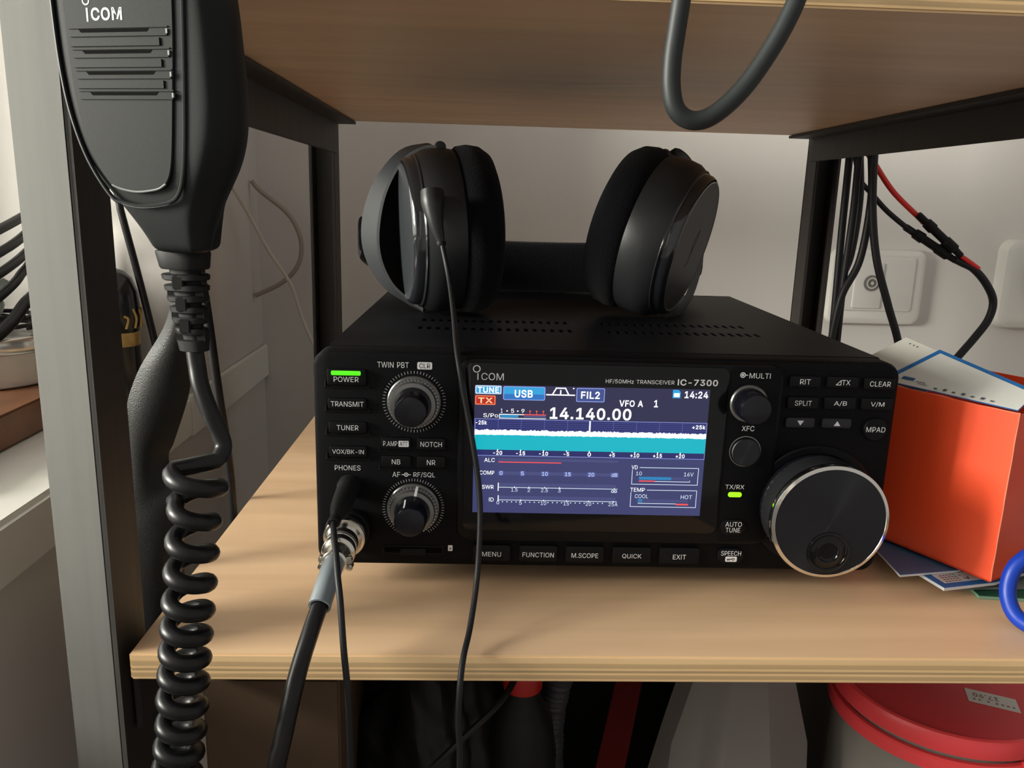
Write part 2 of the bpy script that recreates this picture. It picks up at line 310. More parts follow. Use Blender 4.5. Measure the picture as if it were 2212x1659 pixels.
'O': (107, "53,-1 47,-1 41,0 35,2 30,5 25,8 21,13 17,18 14,23 11,29 10,36 8,43 8,51 8,59 10,66 11,72 14,79 17,84 21,89 25,93 30,97 35,100 41,102 47,103 53,103 60,103 66,102 71,100 77,97 82,93 86,89 90,84 93,79 95,72 97,66 98,59 99,51 98,43 97,36 95,29 93,23 90,18 86,13 82,8 77,5 71,2 66,0 60,-1 | 53,11 58,11 62,12 66,13 70,15 73,18 77,21 79,25 82,29 84,34 85,39 86,45 86,51 86,57 85,63 84,68 82,73 79,77 77,81 73,84 70,87 66,89 62,90 58,91 53,91 49,91 45,90 41,89 37,87 33,84 30,81 27,77 25,73 23,68 22,63 21,57 21,51 21,45 22,39 23,34 25,29 27,25 30,21 33,18 37,15 41,13 45,12 49,11"),
'P': (89, "12,0 12,102 47,102 53,101 58,101 62,99 66,97 70,95 73,92 76,89 78,86 80,82 81,78 81,74 82,70 81,65 81,61 80,57 78,53 76,50 73,47 70,44 66,41 62,40 58,38 53,37 47,37 22,37 22,48 47,48 50,49 54,49 57,50 59,51 62,53 64,54 65,56 67,59 68,61 68,64 69,67 69,70 69,72 68,75 68,78 67,80 65,83 64,85 62,86 59,88 57,89 54,90 50,90 46,90 25,90 25,0"),
'Q': (107, "49,32 63,32 74,17 77,13 94,-10 80,-10 69,5 66,9 | 53,-1 47,-1 41,0 35,2 30,5 25,8 21,13 17,18 14,23 11,29 10,36 8,43 8,51 8,59 10,66 11,72 14,79 17,84 21,89 25,93 30,97 35,100 41,102 47,103 53,103 60,103 66,102 71,100 77,97 82,93 86,89 90,84 93,79 95,72 97,66 98,59 99,51 98,43 97,36 95,29 93,23 90,18 86,13 82,8 77,5 71,2 66,0 60,-1 | 53,11 58,11 62,12 66,13 70,15 73,18 77,21 79,25 82,29 84,34 85,39 86,45 86,51 86,57 85,63 84,68 82,73 79,77 77,81 73,84 70,87 66,89 62,90 58,91 53,91 49,91 45,90 41,89 37,87 33,84 30,81 27,77 25,73 23,68 22,63 21,57 21,51 21,45 22,39 23,34 25,29 27,25 30,21 33,18 37,15 41,13 45,12 49,11"),
'R': (90, "12,0 12,102 47,102 53,101 58,101 63,99 67,98 70,96 73,93 76,90 78,87 80,83 81,79 82,75 82,70 82,66 81,62 80,58 78,54 76,51 73,48 70,46 67,43 62,42 58,41 53,40 47,40 19,40 19,51 47,51 50,51 54,52 57,52 60,53 62,55 64,56 65,58 67,60 68,62 68,65 69,68 69,70 69,73 68,76 68,79 67,81 65,83 64,85 62,87 60,88 57,89 54,90 50,90 47,90 25,90 25,0 | 71,0 46,46 61,46 86,0"),
'S': (89, "45,-2 39,-2 34,-1 30,0 26,2 22,4 18,6 15,9 13,12 11,15 9,19 8,23 8,27 21,27 21,25 22,22 23,20 25,18 26,16 28,14 31,13 33,12 36,11 39,10 42,10 45,10 48,10 51,10 54,11 57,12 60,13 62,15 64,16 66,18 67,20 68,23 69,25 69,28 69,30 68,32 68,34 66,36 65,37 63,39 61,40 59,41 49,44 37,48 31,50 26,52 21,55 17,58 14,61 12,65 11,70 10,74 11,79 12,83 13,86 15,90 17,93 20,95 24,98 28,100 32,101 36,102 41,103 45,103 50,103 55,102 59,101 63,100 67,98 70,95 73,93 75,90 77,87 79,83 80,79 80,76 67,76 67,79 65,82 63,85 60,87 57,89 53,91 49,91 45,92 42,92 39,91 36,90 33,90 31,88 29,87 27,85 26,84 25,82 24,80 23,77 23,75 23,73 24,70 25,68 26,67 28,65 30,64 32,63 34,62 42,59 53,56 62,53 65,52 67,50 69,49 72,48 74,46 76,44 77,42 79,40 80,37 81,34 81,31 82,28 81,24 81,20 79,16 77,13 75,10 72,7 69,4 65,2 60,0 56,-1 50,-2"),
'T': (90, "6,90 6,102 83,102 83,90 51,90 51,0 39,0 39,90"),
'U': (103, "52,-2 46,-1 41,0 35,1 31,3 27,6 23,9 20,12 17,16 15,20 13,25 12,30 12,35 12,102 25,102 25,36 25,32 26,29 27,26 28,23 30,20 32,17 35,15 37,14 41,12 44,11 48,11 52,10 56,11 60,11 63,12 66,14 69,15 71,17 74,20 75,23 77,26 78,29 78,32 79,36 79,102 91,102 91,35 91,30 90,25 89,20 87,16 84,12 81,9 77,6 73,3 68,1 63,0 58,-1"),
'V': (96, "41,0 3,102 17,102 38,41 43,27 50,6 47,6 53,28 58,41 79,102 93,102 56,0"),
'W': (137, "31,0 3,102 16,102 33,39 35,29 37,19 39,8 38,8 40,19 42,29 45,39 61,102 76,102 92,39 95,29 97,19 99,8 98,8 100,19 102,29 105,39 121,102 134,102 106,0 91,0 74,65 70,78 67,95 70,95 67,79 64,65 46,0"),
'X': (95, "4,0 43,57 43,47 6,102 21,102 36,80 41,72 45,66 49,58 46,58 50,66 54,72 60,80 75,102 89,102 52,48 52,57 91,0 76,0 58,26 54,33 50,39 46,46 49,46 45,39 41,33 36,26 18,0"),
'Y': (94, "41,0 41,42 3,102 18,102 38,69 44,58 50,46 45,46 50,59 56,69 76,102 91,102 54,42 54,0"),
'd': (85, "39,-2 34,-1 30,0 26,1 22,3 19,6 16,9 13,13 11,17 9,22 8,27 7,32 7,38 7,44 8,49 9,54 11,59 13,63 16,66 19,69 22,72 26,74 30,76 35,77 39,77 43,77 46,76 48,76 51,75 53,73 54,72 56,71 57,69 61,64 62,64 62,102 74,102 74,0 63,0 63,12 61,12 57,6 56,5 54,3 53,2 50,1 48,0 45,-1 42,-1 | 41,9 44,10 47,10 50,11 53,13 55,15 57,17 59,20 60,23 61,26 62,30 62,34 62,38 62,42 62,46 61,49 60,53 59,56 57,58 55,60 53,62 50,64 47,65 44,66 41,66 37,66 34,65 31,64 29,62 27,60 25,58 23,55 22,52 21,49 20,45 19,42 19,38 19,34 20,30 21,27 22,23 23,20 25,18 27,15 29,13 32,11 34,10 38,10"),
'k': (76, "22,27 22,42 24,42 57,76 72,76 37,40 35,40 | 11,0 11,102 23,102 23,0 | 59,0 30,37 38,46 74,0"),
'o': (83, "41,-2 36,-1 32,0 27,1 23,3 20,6 16,9 14,13 11,17 9,22 8,27 7,32 7,37 7,43 8,49 9,54 11,58 14,62 16,66 20,69 23,72 27,74 32,76 36,77 41,77 47,77 51,76 56,74 60,72 63,69 67,66 69,62 72,58 74,54 75,49 76,43 76,37 76,32 75,27 74,22 72,17 69,13 67,9 63,6 60,3 56,1 51,0 47,-1 | 41,9 45,10 48,10 51,11 54,13 56,15 58,18 60,20 61,23 62,27 63,30 64,34 64,37 64,41 63,45 62,48 61,52 60,55 58,57 56,60 54,62 51,64 48,65 45,66 41,66 38,66 35,65 32,64 29,62 27,60 25,57 23,55 22,52 21,48 20,45 19,41 19,37 19,34 20,30 21,27 22,23 23,20 25,18 27,15 29,13 32,11 35,10 38,10"),
'z': (76, "8,0 8,9 51,64 51,65 10,65 10,76 67,76 67,66 25,12 25,11 68,11 68,0"),
}
FONT['I'] = (38, "13,0 13,102 25,102 25,0")
def inside(p, L):
    c = False
    for (xa, ya), (xb, yb) in zip(L, L[1:] + L[:1]):
        if (ya > p[1]) != (yb > p[1]) and p[0] < (xb - xa) * (p[1] - ya) / (yb - ya) + xa: c = not c
    return c
def grow(L, d):                         # contour moved outwards by d (inwards if it is clockwise and d < 0)
    ar = sum(xa * yb - xb * ya for (xa, ya), (xb, yb) in zip(L, L[1:] + L[:1]))
    sg = d if ar > 0 else -d
    out = []
    for k in range(len(L)):
        a, p, c = Vector(L[k - 1]), Vector(L[k]), Vector(L[(k + 1) % len(L)])
        n1 = Vector(((p - a).y, -(p - a).x)).normalized(); n2 = Vector(((c - p).y, -(c - p).x)).normalized()
        n = n1 + n2; q = max(n.length_squared / 2, .6)
        out.append(tuple(p + n * (sg / q)))
    keep = []
    for k in range(len(L)):             # drop points whose edge turned round while growing
        k2 = (k + 1) % len(L)
        if (Vector(L[k2]) - Vector(L[k])).dot(Vector(out[k2]) - Vector(out[k])) > 0: keep.append(out[k])
    return keep
_TXT = {}
def letter(c, bold):
    key = (c, bold)
    if key not in _TXT:
        adv, raw = FONT[c]
        Ls = [[tuple(float(q) for q in p.split(',')) for p in l.split()] for l in raw.split('|')]
        ars = [sum(xa * yb - xb * ya for (xa, ya), (xb, yb) in zip(L, L[1:] + L[:1])) for L in Ls]
        big = max(ars, key=abs)
        hole = [a_ * big < 0 for a_ in ars]
        if bold: Ls = [grow(L, -4.0 if h else 4.0) for L, h in zip(Ls, hole)]
        vs, fs = [], []
        for L, h in zip(Ls, hole):
            if h: continue
            grp = [L] + [H for H, hh in zip(Ls, hole) if hh and inside(H[0], L)]
            o = len(vs); flat_ = [p for g in grp for p in g]
            for t in tessellate_polygon([[Vector((x, y, 0)) for x, y in g] for g in grp]):
                (ax_, ay_), (bx_, by_), (cx_, cy_) = (flat_[q] for q in t)
                ar = (bx_ - ax_) * (cy_ - ay_) - (by_ - ay_) * (cx_ - ax_)
                if abs(ar) > 1e-6: fs.append(tuple(o + q for q in (t if ar > 0 else t[::-1])))
            vs += flat_
        _TXT[key] = (adv + (8 if bold else 0), vs, fs)
    return _TXT[key]
def glyphs(s, bold=0.0, space=1.0):
    vs, fs, x = [], [], 0.0
    for c in s:
        if c == ' ': x += 52; continue
        adv, v, f = letter(c, bold > .009)
        o = len(vs); vs += [(x + p[0], p[1]) for p in v]; fs += [tuple(o + q for q in t) for t in f]
        x += adv
    xs = [v[0] for v in vs]; ys = [v[1] for v in vs]
    return vs, fs, min(xs), max(xs), min(ys), max(ys)

class MB:
    def __init__(s, scale=1.0):
        s.v, s.f, s.m, s.mats, s.k = [], [], [], [], scale
    def mi(s, mat):
        if mat not in s.mats: s.mats.append(mat)
        return s.mats.index(mat)
    def add(s, vs, fs, mat):
        o = len(s.v); i = s.mi(mat)
        s.v += [tuple(c * s.k for c in v) for v in vs]
        for f in fs: s.f.append(tuple(o + q for q in f)); s.m.append(i)
    def box(s, x0, x1, y0, y1, z0, z1, mat, bev=0.0, seg=2, fm=None):
        bm = bmesh.new(); bmesh.ops.create_cube(bm, size=1)
        for v in bm.verts: v.co = Vector(((x0 + x1) / 2 + v.co.x * (x1 - x0), (y0 + y1) / 2 + v.co.y * (y1 - y0), (z0 + z1) / 2 + v.co.z * (z1 - z0)))
        if bev: bmesh.ops.bevel(bm, geom=bm.edges[:], offset=bev, segments=seg, affect='EDGES')
        s.bm(bm, mat)
    def bm(s, bm, mat, mat4=None):
        if mat4 is not None: bmesh.ops.transform(bm, matrix=mat4, verts=bm.verts)
        bmesh.ops.recalc_face_normals(bm, faces=bm.faces)
        bm.verts.index_update()
        s.add([tuple(v.co) for v in bm.verts], [tuple(v.index for v in f.verts) for f in bm.faces], mat); bm.free()
    def loops(s, rings, mat, close=True, cap0=True, cap1=True):
        n = len(rings[0]); vs = [tuple(p) for r in rings for p in r]; fs = []
        for i in range(len(rings) - 1):
            for j in range(n if close else n - 1):
                a, b = i * n + j, i * n + (j + 1) % n
                fs.append((a, b, b + n, a + n))
        if cap0: fs.append(tuple(range(n))[::-1])
        if cap1: fs.append(tuple((len(rings) - 1) * n + j for j in range(n)))
        s.add(vs, fs, mat)
    def slab(s, x0, x1, z0, z1, r, y0, y1, mat, bev=0.0, n=5):       # rounded rectangle facing -y (front at y0)
        R = []
        def ring(ins, y): return [(x, y, z) for x, z in rr_pts(x0 + ins, x1 - ins, z0 + ins, z1 - ins, max(r - ins, 1e-6), n)]
        R.append(ring(0, y1)); R.append(ring(0, y0 + bev))
        if bev:
            R.append(ring(bev * .3, y0 + bev * .3)); R.append(ring(bev, y0))
        s.loops(R, mat)
    def lathe(s, prof, org, axis, mat, seg=40, sx=1.0, caps=True):   # prof = (radius, distance along axis)
        u, v, a = basis(axis); o = Vector(org)
        R = [[tuple(o + a * h + u * (r * sx * cos(2 * pi * j / seg)) + v * (r * sin(2 * pi * j / seg))) for j in range(seg)] for r, h in prof]
        s.loops(R, mat, True, caps, caps)
    def tube(s, pts, r, mat, seg=12, n=8, smooth=True, caps=True, flat=1.0):
        P = catmull(pts, n) if smooth else [Vector(p) for p in pts]
        rs = r if callable(r) else (lambda t: r)
        T = [(P[min(i + 1, len(P) - 1)] - P[max(i - 1, 0)]).normalized() for i in range(len(P))]
        u, _, _ = basis(T[0]); R = []
        for i, p in enumerate(P):
            u = (u - T[i] * u.dot(T[i])).normalized(); w = T[i].cross(u); q = rs(i / (len(P) - 1))
            R.append([tuple(p + u * q * flat * cos(2 * pi * j / seg) + w * q * sin(2 * pi * j / seg)) for j in range(seg)])
        s.loops(R, mat, True, caps, caps)
    def prism(s, poly, z0, z1, mat, f=None):                          # polygon in xy, extruded in z; f maps the points
        g = f or (lambda p: p)
        s.loops([[g((x, y, z0)) for x, y in poly], [g((x, y, z1)) for x, y in poly]], mat)
    def quad(s, a, b, c, d, mat): s.add([a, b, c, d], [(0, 1, 2, 3)], mat)
    def flat(s, x0, x1, z0, z1, y, mat): s.quad((x0, y, z0), (x1, y, z0), (x1, y, z1), (x0, y, z1), mat)
    def flat_rr(s, x0, x1, z0, z1, r, y, mat):
        p = rr_pts(x0, x1, z0, z1, r)
        s.add([(x, y, z) for x, z in p], [tuple(range(len(p)))], mat)
    def line(s, pts, w, y, mat):
        for (xa, za), (xb, zb) in zip(pts[:-1], pts[1:]):
            d = Vector((xb - xa, zb - za)); d.normalize(); nx, nz = -d.y * w / 2, d.x * w / 2
            ex, ez = d.x * w / 2, d.y * w / 2
            s.quad((xa - ex - nx, y, za - ez - nz), (xb + ex - nx, y, zb + ez - nz), (xb + ex + nx, y, zb + ez + nz), (xa - ex + nx, y, za - ez + nz), mat)
    def frame(s, x0, x1, z0, z1, w, y, mat): s.line([(x0, z0), (x1, z0), (x1, z1), (x0, z1), (x0, z0)], w, y, mat)
    def text(s, t, x0, x1, z0, z1, y, mat, bold=0.0, space=1.0, f=None):   # glyphs filling the box x0..x1, z0..z1
        vs, fs, a0, a1, b0, b1 = glyphs(t, bold, space)
        kx = (x1 - x0) / max(a1 - a0, 1e-6); kz = (z1 - z0) / max(b1 - b0, 1e-6)
        P = [(x0 + (p[0] - a0) * kx, y, z0 + (p[1] - b0) * kz) for p in vs]
        if f: P = [f(p) for p in P]
        s.add(P, fs, mat)
    def ctext(s, t, cx, cz, w, h, y, mat, bold=0.0): s.text(t, cx - w / 2, cx + w / 2, cz - h / 2, cz + h / 2, y, mat, bold)
    def build(s, name, parent=None, off=None, smooth=40, loc=None):
        off = Vector(off) if off is not None else (OFF.get(parent.name, Vector()) if parent else Vector(loc or (0, 0, 0)))
        me = bpy.data.meshes.new(name)
        me.from_pydata([tuple(Vector(v) - off) for v in s.v], [], s.f)
        for k in s.mats: me.materials.append(MATS[k])
        me.polygons.foreach_set('material_index', s.m)
        me.validate(); me.update()
        if smooth:
            me.polygons.foreach_set('use_smooth', [True] * len(me.polygons))
            me.set_sharp_from_angle(angle=radians(smooth))
        o = bpy.data.objects.new(name, me); COL.objects.link(o)
        if parent:
            o.parent = parent; OFF[o.name] = off
        else:
            o.location = off; OFF[o.name] = off
        return o
OFF = {}
def tag(o, label, cat, group=None, kind=None):
    o['label'] = label; o['category'] = cat
    if group: o['group'] = group
    if kind: o['kind'] = kind
    return o
def thing(name, label, cat, loc=(0, 0, 0), rot=0.0, group=None, local=False):
    o = bpy.data.objects.new(name, None); COL.objects.link(o)
    o.empty_display_size = .02; o.location = loc; o.rotation_euler = (0, 0, rot)
    OFF[o.name] = Vector((0, 0, 0)) if local else Vector(loc)
    return tag(o, label, cat, group)
def struct(o): o['kind'] = 'structure'; return o
def part(o, label): o['label'] = label; return o

# ------------------------------------------------------------------ setting
WX, WY, SZ = -0.168, 0.55, 0.003        # left wall face, back wall face, window sill top
FZ = -0.75
b = MB(); b.box(-0.55, 2.2, WY, WY + .1, FZ, 1.7, 'wall_paint'); struct(b.build('wall_back', loc=(0, WY, FZ)))
JY, RX = 0.315, -0.42                   # far jamb of the window, depth of its recess
b = MB()
b.box(RX, WX, JY, WY, -0.031, 1.7, 'wall_paint')
b.box(RX, WX, -1.9, WY, FZ, -0.031, 'wall_paint')
b.box(RX, WX, -1.9, JY, 1.25, 1.7, 'wall_paint')
b.box(RX, WX, -1.9, -1.35, -0.031, 1.25, 'wall_paint')
struct(b.build('wall_left', loc=(WX, 0, FZ)))
b = MB(); b.box(RX, -0.163, -1.34, JY, -0.031, SZ, 'white_gloss', bev=.003); b.box(-0.1675, -0.163, JY, WY, -0.031, SZ, 'white_gloss', bev=.001)
struct(b.build('trim_1', loc=(-0.163, 0, -0.031)))
b = MB()
for y0, y1, z0, z1 in ((-1.35, JY, SZ, .075), (-1.35, JY, 1.18, 1.25), (JY - .05, JY, .075, 1.18), (-1.35, -1.29, .075, 1.18), (-.56, -.48, .075, 1.18)):
    b.box(RX, RX + .05, y0, y1, z0, z1, 'white_gloss', bev=.004)
b.box(RX + .05, RX + .06, -1.3, JY - .01, SZ, .03, 'white_gloss', bev=.002)
w1 = struct(b.build('window_1', loc=(RX, -.5, SZ)))
b = MB(); b.box(RX + .02, RX + .026, -1.29, JY - .05, .075, 1.18, 'window_glass'); b.build('window_pane', w1)
b = MB(); b.box(-0.55, 2.2, -2.0, WY, FZ - .05, FZ, 'floor_tile'); struct(b.build('floor', loc=(0, 0, FZ)))

# ------------------------------------------------------------------ steel rack with plywood boards
YF, YB, HS, TH = -0.0536, 0.398, 0.2239, 0.0106
rack = thing('shelving_rack', 'steel rack with pale plywood shelves carrying the radio and headphones', 'shelving rack', (-0.07, -.04, FZ))
def board(z_top, label):
    z0 = z_top - TH
    b = MB(); bm = bmesh.new(); bmesh.ops.create_cube(bm, size=1)
    for v in bm.verts: v.co = Vector((.1444 + v.co.x * .4032, (YF + YB) / 2 + v.co.y * (YB - YF), z_top - TH / 2 + v.co.z * TH))
    bmesh.ops.bevel(bm, geom=bm.edges[:], offset=.0007, segments=2, affect='EDGES')
    bmesh.ops.recalc_face_normals(bm, faces=bm.faces); bm.verts.index_update()
    vs = [tuple(v.co) for v in bm.verts]
    b.add(vs, [tuple(v.index for v in f.verts) for f in bm.faces if abs(f.normal.z) > .8], 'ply_face')
    b.add(vs, [tuple(v.index for v in f.verts) for f in bm.faces if abs(f.normal.z) <= .8], 'ply_edge')
    bm.free()
    o = b.build('shelf_board', rack, off=(0, 0, z0))
    o.location = Vector((0, 0, z0)) - rack.location
    part(o, label)
    return o
board(0.0, 'plywood shelf board under the radio')
board(HS + TH, 'plywood shelf board above the headphones')
board(-(HS + TH), 'lowest plywood shelf board in shadow')
for z in (HS, -TH, -(HS + 2 * TH)):
    b = MB(); b.box(-.0605, -.0423, -.045, YB + .004, z - .0024, z - .0001, 'dark_steel', bev=.0004); b.box(-.0605, -.0581, -.045, YB, z - .0265, z - .002, 'dark_steel', bev=.0004); b.build('rail', rack)
    b = MB(); b.box(.3305, .3525, -.045, YB + .004, z - .0024, z - .0001, 'dark_steel', bev=.0004); b.box(.350, .3525, -.045, YB, z - .0215, z - .002, 'dark_steel', bev=.0004); b.build('rail', rack)
def front_post(x0, x1):
    bm = bmesh.new(); bmesh.ops.create_cube(bm, size=1)
    for v in bm.verts: v.co = Vector(((x0 + x1) / 2 + v.co.x * (x1 - x0), (YF - .0275) / 2 + v.co.y * (-.0275 - YF), (FZ + .62) / 2 + v.co.z * (.62 - FZ)))
    bmesh.ops.bevel(bm, geom=bm.edges[:], offset=.0014, segments=3, affect='EDGES'); bmesh.ops.recalc_face_normals(bm, faces=bm.faces); bm.verts.index_update()
    mb = MB(); vs = [tuple(v.co) for v in bm.verts]
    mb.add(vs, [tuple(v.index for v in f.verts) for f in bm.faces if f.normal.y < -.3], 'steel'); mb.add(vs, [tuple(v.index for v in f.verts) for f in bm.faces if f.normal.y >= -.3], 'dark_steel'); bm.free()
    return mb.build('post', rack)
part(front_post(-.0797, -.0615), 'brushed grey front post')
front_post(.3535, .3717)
for x0, s in ((-.0605, -1), (.356, 1)):
    b = MB(); xa, xb = sorted((x0, x0 + s * .0026)); xc, xd = sorted((x0, x0 + s * .022))
    b.box(xa, xb, .3985, .421, FZ, .62, 'dark_steel', bev=.0005); b.box(xc, xd, .4185, .421, FZ, .62, 'dark_steel', bev=.0005)
    xe, xf = sorted((x0 + s * .0194, x0 + s * .022)); b.box(xe, xf, .3985, .421, FZ, .62, 'dark_steel', bev=.0005)
    b.build('post', rack)
b = MB(); b.prism([(.1024, .1385), (.1555, .1235), (.1560, .1255), (.1030, .1405)], HS - .0002, HS - .00005, 'tape_clear'); part(b.build('tape_strip', rack), 'strip of clear tape under the upper board')

# ------------------------------------------------------------------ radio (local millimetres, front face y = 0, y runs back)
HZ = 0.010
radio = thing('radio_transceiver', 'black radio transceiver with a lit blue screen standing on the plywood shelf', 'radio', (0, 0, HZ), -0.0081, local=True)
K = .001
# case with two rows of real vent slots in its lid on each side
b = MB(K)
X0, X1, Y0, Y1, ZT, ZB = 2.0, 238.0, 12.0, 231.0, 92.6, 4.0
ch = 2.5
b.loops([[(X0, Y0, ZB), (X0, Y1, ZB)], [(X0, Y0, ZT - ch), (X0, Y1, ZT - ch)], [(X0 + ch, Y0, ZT), (X0 + ch, Y1, ZT)]], 'case_black', False, False, False)
b.loops([[(X1, Y1, ZB), (X1, Y0, ZB)], [(X1, Y1, ZT - ch), (X1, Y0, ZT - ch)], [(X1 - ch, Y1, ZT), (X1 - ch, Y0, ZT)]], 'case_black', False, False, False)
b.add([(X0, Y1, ZB), (X0, Y1, ZT - ch), (X0 + ch, Y1, ZT), (X1 - ch, Y1, ZT), (X1, Y1, ZT - ch), (X1, Y1, ZB)], [(0, 1, 2, 3, 4, 5)], 'case_black')
b.add([(X0, Y0, ZB), (X0, Y0, ZT - ch), (X0 + ch, Y0, ZT), (X1 - ch, Y0, ZT), (X1, Y0, ZT - ch), (X1, Y0, ZB)], [(5, 4, 3, 2, 1, 0)], 'case_black')
b.quad((X0, Y0, ZB), (X0, Y1, ZB), (X1, Y1, ZB), (X1, Y0, ZB), 'case_black')
slots = []
for xs, n in ((37.0, 18), (127.5, 18)):
    for i in range(n):
        for yr in (58.5, 84.0): slots.append((xs + i * 4.2, xs + i * 4.2 + 2.0, yr, yr + 8.5))
xs_ = sorted({X0 + ch, X1 - ch} | {q for s_ in slots for q in s_[:2]}); ys_ = sorted({Y0, Y1} | {q for s_ in slots for q in s_[2:]})
hole = {(round(s_[0], 3), round(s_[2], 3)) for s_ in slots}
for i in range(len(xs_) - 1):
    for j in range(len(ys_) - 1):
        xa, xb, ya, yb = xs_[i], xs_[i + 1], ys_[j], ys_[j + 1]
        if (round(xa, 3), round(ya, 3)) in hole:
            zl = ZT - 2.0
            for q in (((xa, ya, zl), (xb, ya, zl), (xb, ya, ZT), (xa, ya, ZT)), ((xa, yb, ZT), (xb, yb, ZT), (xb, yb, zl), (xa, yb, zl)), ((xa, ya, ZT), (xa, yb, ZT), (xa, yb, zl), (xa, ya, zl)), ((xb, ya, zl), (xb, yb, zl), (xb, yb, ZT), (xb, ya, ZT))): b.quad(*q, 'case_black')
            b.quad((xa, ya, zl), (xb, ya, zl), (xb, yb, zl), (xa, yb, zl), 'groove_black')
        else: b.quad((xa, ya, ZT), (xb, ya, ZT), (xb, yb, ZT), (xa, yb, ZT), 'case_black')
b.build('case', radio)
for x in (24, 216):
    for y in (36, 214):
        b = MB(K); b.lathe([(8.5, 4.2), (9, 3), (8.5, -9.9), (7.5, -10)], (x, y, 0), (0, 0, 1), 'rubber', 24); b.build('foot', radio)
# front panel with its printed words and scales
TX = 'print_grey'; yp = -.06
b = MB(K)
b.slab(0, 240, 0, 92.4, 6.5, 0, 13.5, 'panel_black', bev=2.2, n=6)
for z0, z1 in ((78.2, 85.7), (68.1, 73.4), (58.1, 63.5), (47.8, 53.2)):
    b.tube([(5.2, -.1, z0 + 2.2), (5.2, -.1, z0 - .1), (5.9, -.1, z0 - .7), (21.7, -.1, z0 - .7), (22.4, -.1, z0 - .1), (22.4, -.1, z0 + 2.2)], .38, 'button_black', 8, 4)
for z0 in (51.4, 43.6):
    b.tube([(26.7, -.1, z0 + 2.0), (26.9, -.1, z0 - .2), (28, -.1, z0 - .5), (53, -.1, z0 - .5), (54.2, -.1, z0 - .2), (54.4, -.1, z0 + 2.0)], .3, 'button_black', 8, 4)
b.ctext('PHONES', 13.4, 43.3, 10.6, 2.2, yp, TX)
b.ctext('TWIN PBT', 32.3, 87.2, 12.6, 2.3, yp, TX)
b.flat_rr(42.0, 48.0, 85.6, 88.6, .6, yp, TX); b.ctext('CLR', 45.0, 87.1, 4.4, 2.0, yp - .05, 'panel_black')
b.ctext('AF', 33.4, 40.8, 3.2, 2.2, yp, TX); b.ctext('RF/SQL', 45.0, 40.8, 9.0, 2.4, yp, TX)
def ring_mark(cx, cz, r, w, y, mat, seg=20):
    vs, fs = [], []
    for i in range(seg):
        a = 2 * pi * i / seg
        vs += [(cx + (r - w / 2) * cos(a), y, cz + (r - w / 2) * sin(a)), (cx + (r + w / 2) * cos(a), y, cz + (r + w / 2) * sin(a))]
        j = (i + 1) % seg
        fs.append((2 * i, 2 * j, 2 * j + 1, 2 * i + 1))
    b.add(vs, fs, mat)
ring_mark(37.5, 40.8, .75, .35, yp, TX); b.flat_rr(37.2, 37.8, 40.5, 41.1, .3, yp, TX); b.line([(35.7, 40.8), (36.6, 40.8)], .3, yp, TX); b.line([(38.4, 40.8), (39.3, 40.8)], .3, yp, TX)
def ticks(cx, cz, r0, r1, a0, a1, n):
    for i in range(n):
        a = radians(a0 + (a1 - a0) * i / (n - 1)); b.line([(cx + r0 * cos(a), cz + r0 * sin(a)), (cx + r1 * cos(a), cz + r1 * sin(a))], .24, yp, 'print_tick')
ticks(40.8, 72.0, 11.9, 12.8, 0, 354, 60)
ticks(40.5, 26.2, 11.9, 12.8, -58, 238, 56)
b.flat_rr(55.2, 57.1, 7.0, 9.6, .2, yp, TX); b.add([(55.7, yp - .05, 7.8), (56.6, yp - .05, 7.8), (56.15, yp - .05, 8.7)], [(0, 1, 2)], 'panel_black')
b.slab(27.5, 53.5, 5.2, 9.2, .8, -.25, .3, 'bezel_black', bev=.2); b.slab(28.3, 52.7, 6.0, 8.6, .6, -.3, .3, 'groove_black')
b.build('front_panel', radio)
b = MB(K); b.slab(35, 46.0, 5.0, 8.2, .5, -1.1, .4, 'bezel_black', bev=.4); b.build('card_slot_cover', radio)
# raised centre block: bezel, glass and screen
b = MB(K); yb = -2.6
b.slab(58.6, 191.0, 12.6, 91.2, 6.5, yb, .6, 'bezel_black', bev=1.8, n=7)
b.slab(168.6, 189.4, 14.5, 90.0, 2.0, yb - .12, yb + .5, 'panel_black', bev=.1)
y2 = yb - .2
b.ctext('MULTI', 180.6, 86.6, 8.6, 2.2, y2, TX); ring_mark(173.6, 86.8, .95, .4, y2, TX); b.flat_rr(173.1, 174.1, 86.3, 87.3, .5, y2, TX); b.line([(174.7, 86.8), (175.5, 86.8)], .35, y2, TX)
b.ctext('XFC', 177.8, 64.4, 5.2, 2.2, y2, TX); b.ctext('TX/RX', 174.6, 38.9, 8.0, 2.2, y2, TX)
b.build('display_bezel', radio)
b = MB(K); b.slab(61.2, 168.2, 18.0, 89.6, 3.2, yb - .5, yb + .6, 'gloss_black', bev=.35, n=6)
yg = yb - .56
b.text('COM', 67.9, 76.9, 82.5, 85.4, yg, 'print_grey', -.012); b.flat(66.3, 66.75, 82.5, 85.2, yg, 'print_grey'); ring_mark(66.0, 87.0, 1.35, .42, yg, 'print_grey', 24)
b.text('HF/50MHz TRANSCEIVER', 118.0, 145.9, 82.1, 84.0, yg, 'print_grey', -.005)
b.text('IC-7300', 147.2, 163.6, 82.0, 84.6, yg, 'print_grey', .02)
glass = b.build('display_glass', radio)
